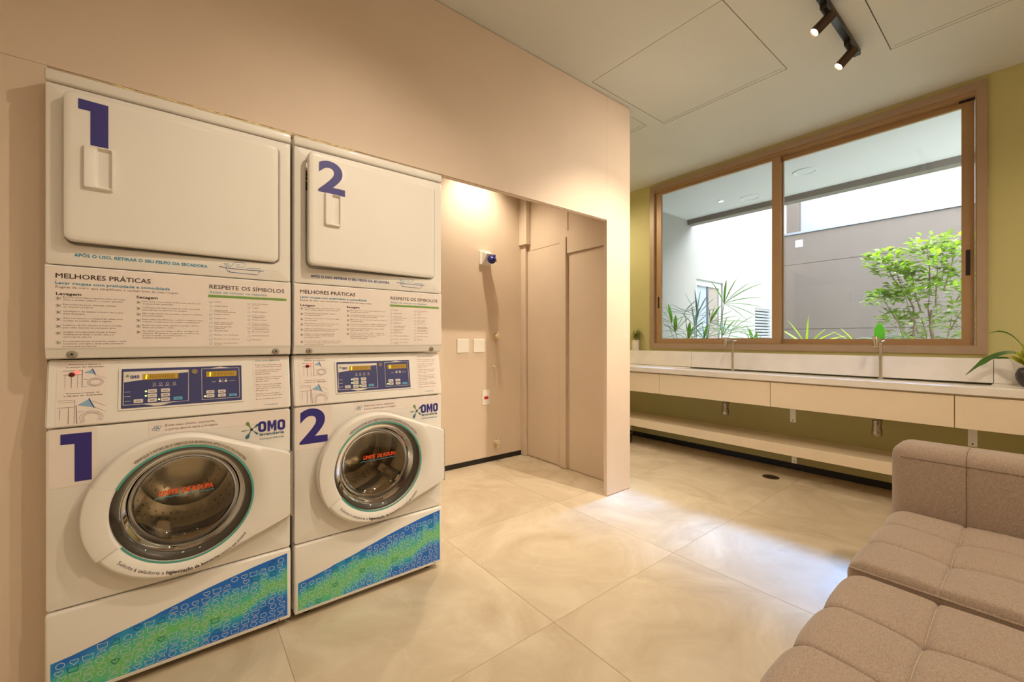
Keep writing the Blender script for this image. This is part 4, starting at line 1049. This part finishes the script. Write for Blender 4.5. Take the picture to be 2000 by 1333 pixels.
# ================================================================== PLANTS ON THE COUNTER
def leaf_blade(bm, pts, w, seg_curve=.15, fold=.12, side=None):
    """a ribbon leaf along pts with half widths w, creased along its midrib"""
    pts = [Vector(p) for p in pts]; rows = []
    for i, p in enumerate(pts):
        d = (pts[min(i + 1, len(pts) - 1)] - pts[max(i - 1, 0)]).normalized()
        sdir = d.cross(Vector((0, 0, 1)))
        if side: sdir = (Vector(side) - d * d.dot(Vector(side)))
        if sdir.length < .05: sdir = d.cross(Vector((0, 1, 0)))
        sdir.normalize(); up = sdir.cross(d)
        rows.append((bm.verts.new(p - sdir * w[i] + up * w[i] * fold), bm.verts.new(p), bm.verts.new(p + sdir * w[i] + up * w[i] * fold)))
    for a, b in zip(rows[:-1], rows[1:]):
        bm.faces.new((a[0], a[1], b[1], b[0])); bm.faces.new((a[1], a[2], b[2], b[1]))
def bez(a, b, c, n=9):
    a, b, c = Vector(a), Vector(b), Vector(c)
    return [a * (1 - t) ** 2 + b * 2 * t * (1 - t) + c * t * t for t in [k / (n - 1) for k in range(n)]]
def widths(n, w, p=.8): return [max(.0006, w * math.sin(PI * (k / (n - 1)) ** p) ** .8) if 0 < k < n - 1 else .0008 for k in range(n)]

pp = thing('potted_plant', 'lime and dark green strap-leaved plant in a dark round pot, right end of counter', 'potted plant', (4.06, .03, .876))
bm = bmesh.new(); lathe(bm, [(.0001, 0), (.035, 0), (.052, .012), (.068, .045), (.070, .075), (.060, .105), (.052, .115), (.047, .112), (.045, .10), (.0001, .10)], 36); obj('pot', bm, M['pot_dark'], pp, smooth=50)
bm = bmesh.new(); lathe(bm, [(.0001, .106), (.046, .104)], 24); obj('soil', bm, M['soil'], pp)
rnd = random.Random(11)
for k in range(46):
    a = rnd.uniform(0, 2 * PI); L = rnd.uniform(.06, .105); e = rnd.uniform(.2, 1.35)
    o0 = (.018 * math.cos(a), .018 * math.sin(a), .115 + rnd.uniform(-.01, .06))
    tip = (o0[0] + L * math.cos(a) * math.cos(e), o0[1] + L * math.sin(a) * math.cos(e), o0[2] + L * math.sin(e))
    mid = ((o0[0] + tip[0]) / 2, (o0[1] + tip[1]) / 2, (o0[2] + tip[2]) / 2 + .012)
    bm = bmesh.new(); leaf_blade(bm, bez(o0, mid, tip, 6), widths(6, rnd.uniform(.009, .015)), side=(.3, rnd.uniform(-1, 1), rnd.uniform(-1, 1))); obj('leaflet', bm, M['leaf_lime'], pp, smooth=80)
for p0, p1, p2, wd, sd in (((.0, .0, .14), (.0, .075, .40), (.0, .18, .325), .011, (.75, 0, .6)), ((0, .01, .16), (-.015, .10, .30), (-.03, .275, .055), .021, (.35, .5, .8)), ((0, .01, .15), (.01, .10, .19), (.03, .17, .165), .010, (.6, 0, .8)), ((0, -.01, .16), (0, -.12, .34), (0, -.22, .25), .016, None), ((.01, 0, .15), (.09, -.02, .35), (.15, -.05, .30), .015, None), ((-.01, -.01, .15), (-.08, -.08, .34), (-.10, -.16, .28), .016, None)):
    bm = bmesh.new(); n = 14; leaf_blade(bm, bez(p0, p1, p2, n), [max(.0012, wd * (min(1, (k / (n - 1)) * .9 + .12)) * (1 if k < n * .72 else max(.05, (n - 1 - k) / (n * .28)))) for k in range(n)], side=sd)
    obj('strap_leaf', bm, M['leaf_dark'], pp, smooth=80)

pw = thing('potted_plant', 'small leafy plant in a white pot on the stone ledge beside the partition end', 'potted plant', (4.253, 3.005, 1.039))
bm = bmesh.new(); lathe(bm, [(.0001, 0), (.039, 0), (.041, .004), (.0435, .120), (.041, .123), (.037, .120), (.036, .095), (.0001, .095)], 32); pt_ = obj('pot', bm, M['pot_white'], pw, smooth=50)
bm = bmesh.new(); lathe(bm, [(.0001, .107), (.037, .106)], 24); obj('soil', bm, M['soil'], pw)
for k in range(70):
    a = rnd.uniform(0, 2 * PI); e = rnd.uniform(-.1, 1.5); R_ = rnd.uniform(.02, .075)
    c0 = Vector((R_ * math.cos(a) * math.cos(e), R_ * math.sin(a) * math.cos(e), .13 + R_ * math.sin(e) * 1.6)); c0.x = min(c0.x, .03)
    d = Vector((min(math.cos(a), .1), math.sin(a), rnd.uniform(-.2, .7))).normalized() * rnd.uniform(.022, .036)
    bm = bmesh.new(); leaf_blade(bm, bez(c0, c0 + d * .5 + Vector((0, 0, .005)), c0 + d, 6), widths(6, rnd.uniform(.009, .013))); obj('leaflet', bm, M['leaf_olive'], pw, smooth=80)
bm = bmesh.new()
for k in range(7):
    a = 2 * PI * k / 7; tube(bm, [(0, 0, .10), (.015 * math.cos(a), .015 * math.sin(a), .16), (.03 * math.cos(a), .04 * math.sin(a), .21)], .0025, 6)
obj('stems', bm, M['leaf_olive'], pw)

# ================================================================== COURTYARD PLANTS
pl = thing('palm', 'fan-leaved lady palm outside the left window pane', 'palm', (4.95, 2.55, 0))
def fan(hub, yawdeg, leaves, m, L0=.3):
    """hub in world; leaves: (angle in the leaf plane, length)"""
    o = None; bm = bmesh.new(); hub = (hub[0], min(hub[1], 2.93), hub[2]); h = Vector(hub) - Vector(pl.location)
    rx = Vector((math.cos(math.radians(yawdeg)), math.sin(math.radians(yawdeg)), 0)); out = Vector((-.3, 0, 0))
    for a, L in leaves:
        q = math.radians(a); d = rx * math.cos(q) + Vector((0, 0, 1)) * math.sin(q) + out * rnd.uniform(-.5, 1)
        d.normalize(); L = min(L, (3.15 - hub[1]) / d.y) if d.y > .05 else L; tip = h + d * L - Vector((0, 0, .10 * L * abs(math.cos(q))))
        n = 8; pts = bez(h, h + d * L * .55 + Vector((0, 0, .04 * L)), tip, n)
        leaf_blade(bm, pts, [.005, .015, .021, .023, .022, .019, .013, .003], fold=.25)
    return obj('frond', bm, m, pl, smooth=80)
# hubs laid out on the y/z of the clump, fronds turned at different depths
RIGHT = -75
fan((4.95, 2.285, 1.585), RIGHT, [(112, .31), (84, .28), (65, .33), (45, .37), (30, .46), (10, .43), (-4, .4), (-22, .38), (-38, .3)], M['palm_leaf'])
fan((5.05, 2.50, 1.37), RIGHT, [(95, .2), (75, .24), (55, .27), (35, .3), (18, .33), (5, .45), (-8, .42), (-20, .3)], M['palm_leaf'])
fan((4.85, 2.16, 1.27), RIGHT, [(60, .19), (40, .3), (14, .3), (0, .35), (-15, .3), (170, .26), (155, .3)], M['palm_leaf'])
fan((5.0, 2.64, 1.45), -60, [(116, .36), (96, .35), (84, .33), (62, .30), (48, .32), (28, .27), (10, .35), (150, .3), (165, .32)], M['palm_pale'])
fan((4.9, 2.66, 1.25), RIGHT, [(20, .36), (8, .4), (-6, .34), (172, .4), (160, .38), (-172, .36), (40, .25)], M['palm_pale'])
fan((4.92, 2.99, 1.38), RIGHT, [(150, .26), (128, .27), (106, .26), (92, .25), (165, .22), (30, .22)], M['palm_leaf'])
fan((5.1, 2.86, 1.52), RIGHT, [(30, .22), (160, .3), (140, .22), (175, .34), (45, .25), (12, .2)], M['palm_pale'])
fan((4.88, 2.86, 1.26), -50, [(100, .2), (80, .22), (60, .28), (50, .3), (120, .18), (140, .2)], M['palm_leaf'])
fan((5.0, 2.75, 1.16), RIGHT, [(100, .2), (80, .24), (66, .2), (120, .16), (30, .2), (150, .2)], M['palm_leaf'])
fan((4.95, 1.96, 1.08), RIGHT, [(118, .25), (108, .28), (98, .22), (60, .16), (40, .2), (75, .18)], M['palm_leaf'])
fan((5.25, 3.02, 1.18), RIGHT, [(170, .35), (10, .35), (150, .3), (30, .3), (-5, .3)], M['palm_pale'])
fan((5.2, 2.42, 1.22), RIGHT, [(12, .34), (28, .3), (50, .26), (80, .24), (110, .22), (-8, .36), (140, .24)], M['palm_leaf'])
fan((5.15, 2.75, 1.33), RIGHT, [(20, .3), (45, .28), (70, .26), (95, .26), (125, .26), (-5, .3)], M['palm_pale'])
fan((4.8, 2.45, 1.17), RIGHT, [(70, .2), (95, .22), (120, .2), (40, .24), (20, .26), (150, .22)], M['palm_leaf'])
for hub in ((5.2, 2.42, 1.22), (5.15, 2.75, 1.33), (4.8, 2.45, 1.17), (4.95, 2.285, 1.585), (5.05, 2.50, 1.37), (4.85, 2.16, 1.27), (5.0, 2.64, 1.45), (4.9, 2.66, 1.25), (4.92, 2.99, 1.38), (5.1, 2.86, 1.52), (4.88, 2.86, 1.26), (5.0, 2.75, 1.16), (4.95, 1.96, 1.08), (5.25, 3.02, 1.18)):
    h = Vector(hub) - Vector(pl.location); b = Vector((rnd.uniform(-.1, .1), h.y * .35, 0))
    bm = bmesh.new(); tube(bm, bez(b, Vector((b.x, b.y * 1.2, h.z * .6)), h, 7), [.012, .011, .009, .007, .005, .004, .003], 7); obj('cane', bm, M['palm_pale'], pl, smooth=60)

def bromeliad(x, y, zb, blades, label, m=None, wd=.030):
    t = thing('bromeliad', label, 'plant', (x, y, 0))
    bm = bmesh.new(); tube(bm, [(0, 0, 0), (0, 0, zb)], .02, 8); obj('stalk', bm, M['bark'], t)
    for ang, L, lean in blades:
        q = math.radians(ang); d = Vector((lean, -math.cos(q), math.sin(q))).normalized()
        h = Vector((0, 0, zb)); tip = h + d * L - Vector((0, 0, .12 * L * abs(math.cos(q))))
        bm = bmesh.new(); leaf_blade(bm, bez(h, h + d * L * .55 + Vector((0, 0, .05 * L)), tip, 8), [wd * k for k in (.9, 1, 1, .95, .85, .65, .4, .06)], fold=.4); obj('leaf', bm, m or M['brom_leaf'], t, smooth=80)
bromeliad(5.5, 1.62, 1.06, [(88, .38, 0), (118, .40, -.1), (140, .46, .1), (155, .42, 0), (40, .34, 0), (28, .40, .1), (170, .5, -.1), (15, .36, -.2), (60, .3, .4)], 'lime spiky bromeliad outside at the left of the right window pane')
bromeliad(6.1, 1.30, 1.07, [(150, .30, 0), (138, .34, -.1), (125, .32, .1), (165, .32, .2), (25, .24, 0), (12, .26, -.1), (160, .36, -.3), (50, .18, .2), (172, .36, 0), (178, .34, .3)], 'arching lime bromeliad outside beside the paddle-leaved plant', None, .020)
pdl = thing('paddle_plant', 'single rounded bright green paddle leaf outside behind the right tap', 'plant', (5.4, .985, 0))
bm = bmesh.new(); tube(bm, [(0, 0, 0), (0, 0, 1.14)], .008, 7); obj('stem', bm, M['brom_leaf'], pdl)
bm = bmesh.new(); loft(bm, [[Vector((.004 * s_, .042 * math.cos(2 * PI * k / 20), 1.225 + .10 * math.sin(2 * PI * k / 20))) for k in range(20)] for s_ in (-1, 1)], cap0=True, cap1=True); obj('paddle_leaf', bm, mat('paddle_green', (82, 172, 18), .45), pdl)
for a, L in ((10, .22), (-4, .3), (25, .2), (172, .2)):
    q = math.radians(a); h = Vector((0, 0, 1.14)); d = Vector((0, -math.cos(q), math.sin(q)))
    bm = bmesh.new(); leaf_blade(bm, bez(h, h + d * L * .5 + Vector((0, 0, .05)), h + d * L, 7), [.006, .02, .03, .032, .026, .014, .002], fold=.3); obj('leaf', bm, M['palm_pale'], pdl, smooth=80)

# leafy shrub at the right
sb = thing('shrub', 'dense bright green leafy shrub against the brown courtyard wall', 'shrub', (6.6, .75, 0))
rb = random.Random(5)
# foliage pads: centre (x, y, z relative to the base), radius
pads = [(0, .42, 2.12, .17), (-.05, .30, 1.98, .18), (.05, .05, 2.20, .20), (0, -.18, 2.17, .22), (-.1, -.05, 1.98, .26), (.1, .18, 1.92, .22), (0, -.35, 2.02, .28), (0, .42, 1.66, .15), (-.05, .22, 1.68, .2), (0, .02, 1.72, .28), (0, -.28, 1.72, .3), (0, .30, 1.42, .16), (.05, .10, 1.42, .24), (0, -.15, 1.42, .28), (0, .22, 1.15, .2), (0, -.05, 1.12, .3), (0, -.4, 1.4, .3), (.05, -.35, 1.1, .3)]
for p, q, r0 in (((0, -.05, 0), (0, .02, 1.5), .030), ((.05, -.2, 0), (.05, -.28, 1.7), .035), ((-.05, .1, 0), (0, .16, 1.55), .022), ((0, -.35, 0), (.0, -.42, 1.6), .028)):
    p, q = Vector(p), Vector(q); bm = bmesh.new(); n = 9
    tube(bm, [p.lerp(q, k / (n - 1)) + Vector((rb.uniform(-.02, .02), rb.uniform(-.025, .025), 0)) for k in range(n)], [r0 * (1 - .6 * k / (n - 1)) for k in range(n)], 8)
    obj('trunk', bm, M['bark'], sb, smooth=60)
for px, py, pz, pr in pads:
    if pz < 1.3: continue
    st_ = Vector((0, py * .5, pz - .45)); bm = bmesh.new(); tube(bm, [st_, st_.lerp(Vector((px, py, pz)), .5) + Vector((0, rb.uniform(-.03, .03), .02)), (px, py, pz)], [.009, .006, .003], 6); obj('branch', bm, M['bark'], sb)
def shrub_leaf_mesh(L, wd):
    bm = bmesh.new(); leaf_blade(bm, bez((0, 0, 0), (L * .5, 0, L * .12), (L, 0, -L * .05), 6), [.003, wd * .75, wd, wd * .85, wd * .45, .001], fold=.25)
    me = bpy.data.meshes.new('shrub_leaf'); bm.to_mesh(me); bm.free(); return me
hi = [shrub_leaf_mesh(.085, .020), shrub_leaf_mesh(.10, .023), shrub_leaf_mesh(.07, .019)]
for me in hi: me.materials.append(M['bush_leaf'])
def rand_leaf_matrix(p, pr, zc, topb):
    a = rb.uniform(0, 2 * PI); e = rb.uniform(-.25, .75)
    u = rb.random() ** .5; el = math.asin(rb.uniform(-.7 if not topb else -.1, 1))
    pos = Vector((p[0] + pr * u * math.cos(a) * math.cos(el), p[1] + pr * u * math.sin(a) * math.cos(el), p[2] + pr * .8 * u * math.sin(el)))
    return Matrix.Translation(pos) @ Euler((rb.uniform(-.6, .6), -e, a + rb.uniform(-.7, .7))).to_matrix().to_4x4()
n = 0
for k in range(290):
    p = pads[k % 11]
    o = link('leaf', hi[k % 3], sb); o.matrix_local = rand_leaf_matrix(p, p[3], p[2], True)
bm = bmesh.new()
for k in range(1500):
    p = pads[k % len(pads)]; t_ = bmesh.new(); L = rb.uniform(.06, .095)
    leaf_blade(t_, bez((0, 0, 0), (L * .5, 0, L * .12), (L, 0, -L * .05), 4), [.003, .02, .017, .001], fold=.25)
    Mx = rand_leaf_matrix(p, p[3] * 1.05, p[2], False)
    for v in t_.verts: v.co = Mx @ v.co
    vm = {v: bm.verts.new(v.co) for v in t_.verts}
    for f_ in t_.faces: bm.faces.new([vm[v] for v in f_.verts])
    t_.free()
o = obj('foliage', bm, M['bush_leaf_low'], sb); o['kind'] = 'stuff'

# ================================================================== SOFA BED
sf = thing('sofa_bed', 'taupe fabric sofa bed with tufted seat pads and low backrest', 'sofa', (1.65, -.25, 0))
def pad(name, x0, x1, y0, y1, zt, zb, sx, sy, puff=.022, res=.0085, ra=.02, rb_=.05):
    """tufted pad: top grid pulled down along its seams, rolled sides"""
    nx = max(2, round((x1 - x0) / res)); ny = max(2, round((y1 - y0) / res)); bm = bmesh.new()
    X = [x0 + (x1 - x0) * i / nx for i in range(nx + 1)]; Yv = [y0 + (y1 - y0) * j / ny for j in range(ny + 1)]
    def dense(L, seams):
        L = [v for v in L if all(abs(v - q) > .012 for q in seams)] + [q + d for q in seams for d in (-.011, -.007, -.004, -.002, 0, .002, .004, .007, .011)]
        return sorted(v for v in L if L[0] <= v <= max(L))
    X = dense(X, [q for q in sx if x0 < q < x1]); Yv = dense(Yv, [q for q in sy if y0 < q < y1]); nx = len(X) - 1; ny = len(Yv) - 1
    def top(x, y):
        dx = min([abs(x - s_) for s_ in sx] or [1]); dy = min([abs(y - s_) for s_ in sy] or [1])
        z = zt - puff * .28 * math.exp(-dx / .06) - puff * .42 * math.exp(-dx / .0045) - puff * .22 * math.exp(-dy / .06) - puff * .42 * math.exp(-dy / .0045) - puff * .75 * math.exp(-math.hypot(dx, dy) / .05)
        e = min(x - x0, x1 - x, y1 - y, y - y0)
        ex = min(1, (x - x0) / ra, (x1 - x) / rb_); ey = min(1, (y1 - y) / .065)
        f = lambda q: 1 - math.sqrt(max(0, 1 - (1 - max(q, 0)) ** 2))
        return z - .030 * f(ex) - .055 * f(ey)
    def side_y(x):        # the rolled front bulges between the cross seams
        dx = min([abs(x - s_) for s_ in sx] or [1]); ex = min(x - x0, x1 - x)
        return -.016 * math.exp(-dx / .022) - .022 * math.exp(-ex / .02)
    G = [[None] * (ny + 1) for _ in X]
    for i, x in enumerate(X):
        for j, y in enumerate(Yv):
            k = max(0, (y - (y1 - .12)) / .12)
            G[i][j] = bm.verts.new((x, y + side_y(x) * k, top(x, y)))
    for i in range(nx):
        for j in range(ny): bm.faces.new((G[i][j], G[i + 1][j], G[i + 1][j + 1], G[i][j + 1]))
    # skirts
    def skirt(vs):
        low = [bm.verts.new((v.co.x, v.co.y, zb)) for v in vs]
        for a, b, c, d in zip(vs[:-1], vs[1:], low[1:], low[:-1]): bm.faces.new((a, b, c, d))
    skirt([G[i][ny] for i in range(nx + 1)]); skirt([G[i][0] for i in range(nx + 1)]); skirt(G[0]); skirt(G[nx])
    return at(obj(name, bm, M['fabric'], sf, smooth=60), sf), top
def stitch(par, f, line, m, r=.0011):
    bm = bmesh.new(); tube(bm, [(x, y, f(x, y) + .0006) for x, y in line], r, 6); obj('stitching', bm, m, par, smooth=60)
SX1 = (1.955, 2.185); SX2 = (1.21, 1.45, .97)
YS = (.180, -.06, -.30, -.54)
p1, t1 = pad('seat_pad', 1.70, 2.392, -.80, .402, .454, .30, SX1, YS)
p2, t2 = pad('seat_pad', .62, 1.698, -.80,   .402, .424, .30, SX2, YS, ra=.05, rb_=.03)
for p_, t_, sx_, a, b in ((p1, t1, SX1, 1.72, 2.385), (p2, t2, SX2, .64, 1.655)):
    n = 60
    for ys_ in YS[:2]: stitch(p_, t_, [(a + (b - a) * k / n, ys_) for k in range(n + 1)], M['thread'], .0009)
    for xs_ in sx_: stitch(p_, t_, [(xs_, -.6 + (.385 + .6) * k / 70) for k in range(71)], M['thread_dark'], .0006)
at(obj('base', bx(.64, 2.39, -.78, .365, .13, .305, r=.012), M['fabric'], sf), sf)
# welted front edge of the far pad
bm = bmesh.new(); tube(bm, [(1.702, -.78 + 1.165 * k / 40, .424) for k in range(41)], .004, 8); at(obj('piping', bm, M['fabric'], sf, smooth=60), sf)
# backrest
class NUL: location = (0, 0, 0)
bm = bmesh.new(); box(bm, 2.394, 2.60, -.80, .405, .13, .722, r=.058, seg=5)
bk = at(obj('backrest', bm, M['fabric'], sf, smooth=60), sf)
for ys_ in (.178, -.06, -.30):
    bm = bmesh.new(); tube(bm, [(2.3925, ys_, .40), (2.3925, ys_, .675), (2.398, ys_, .70), (2.412, ys_, .716), (2.44, ys_, .7225), (2.55, ys_, .7225)], .0008, 6); at(obj('stitching', bm, M['thread_dark'], bk, smooth=60), NUL)
bm = bmesh.new(); tube(bm, [(2.3935, -.78 + 1.15 * k / 30, .668) for k in range(31)], .0008, 6); at(obj('stitching', bm, M['thread_dark'], bk, smooth=60), NUL)
for x in (.72, 2.50):
    for y in (-.70, .30):
        bm = bmesh.new(); lathe(bm, [(.0001, 0), (.016, 0), (.026, .132), (.0001, .132)], 16, 'Z', (x, y, 0)); at(obj('leg', bm, M['dark_pl'], sf, smooth=40), sf)
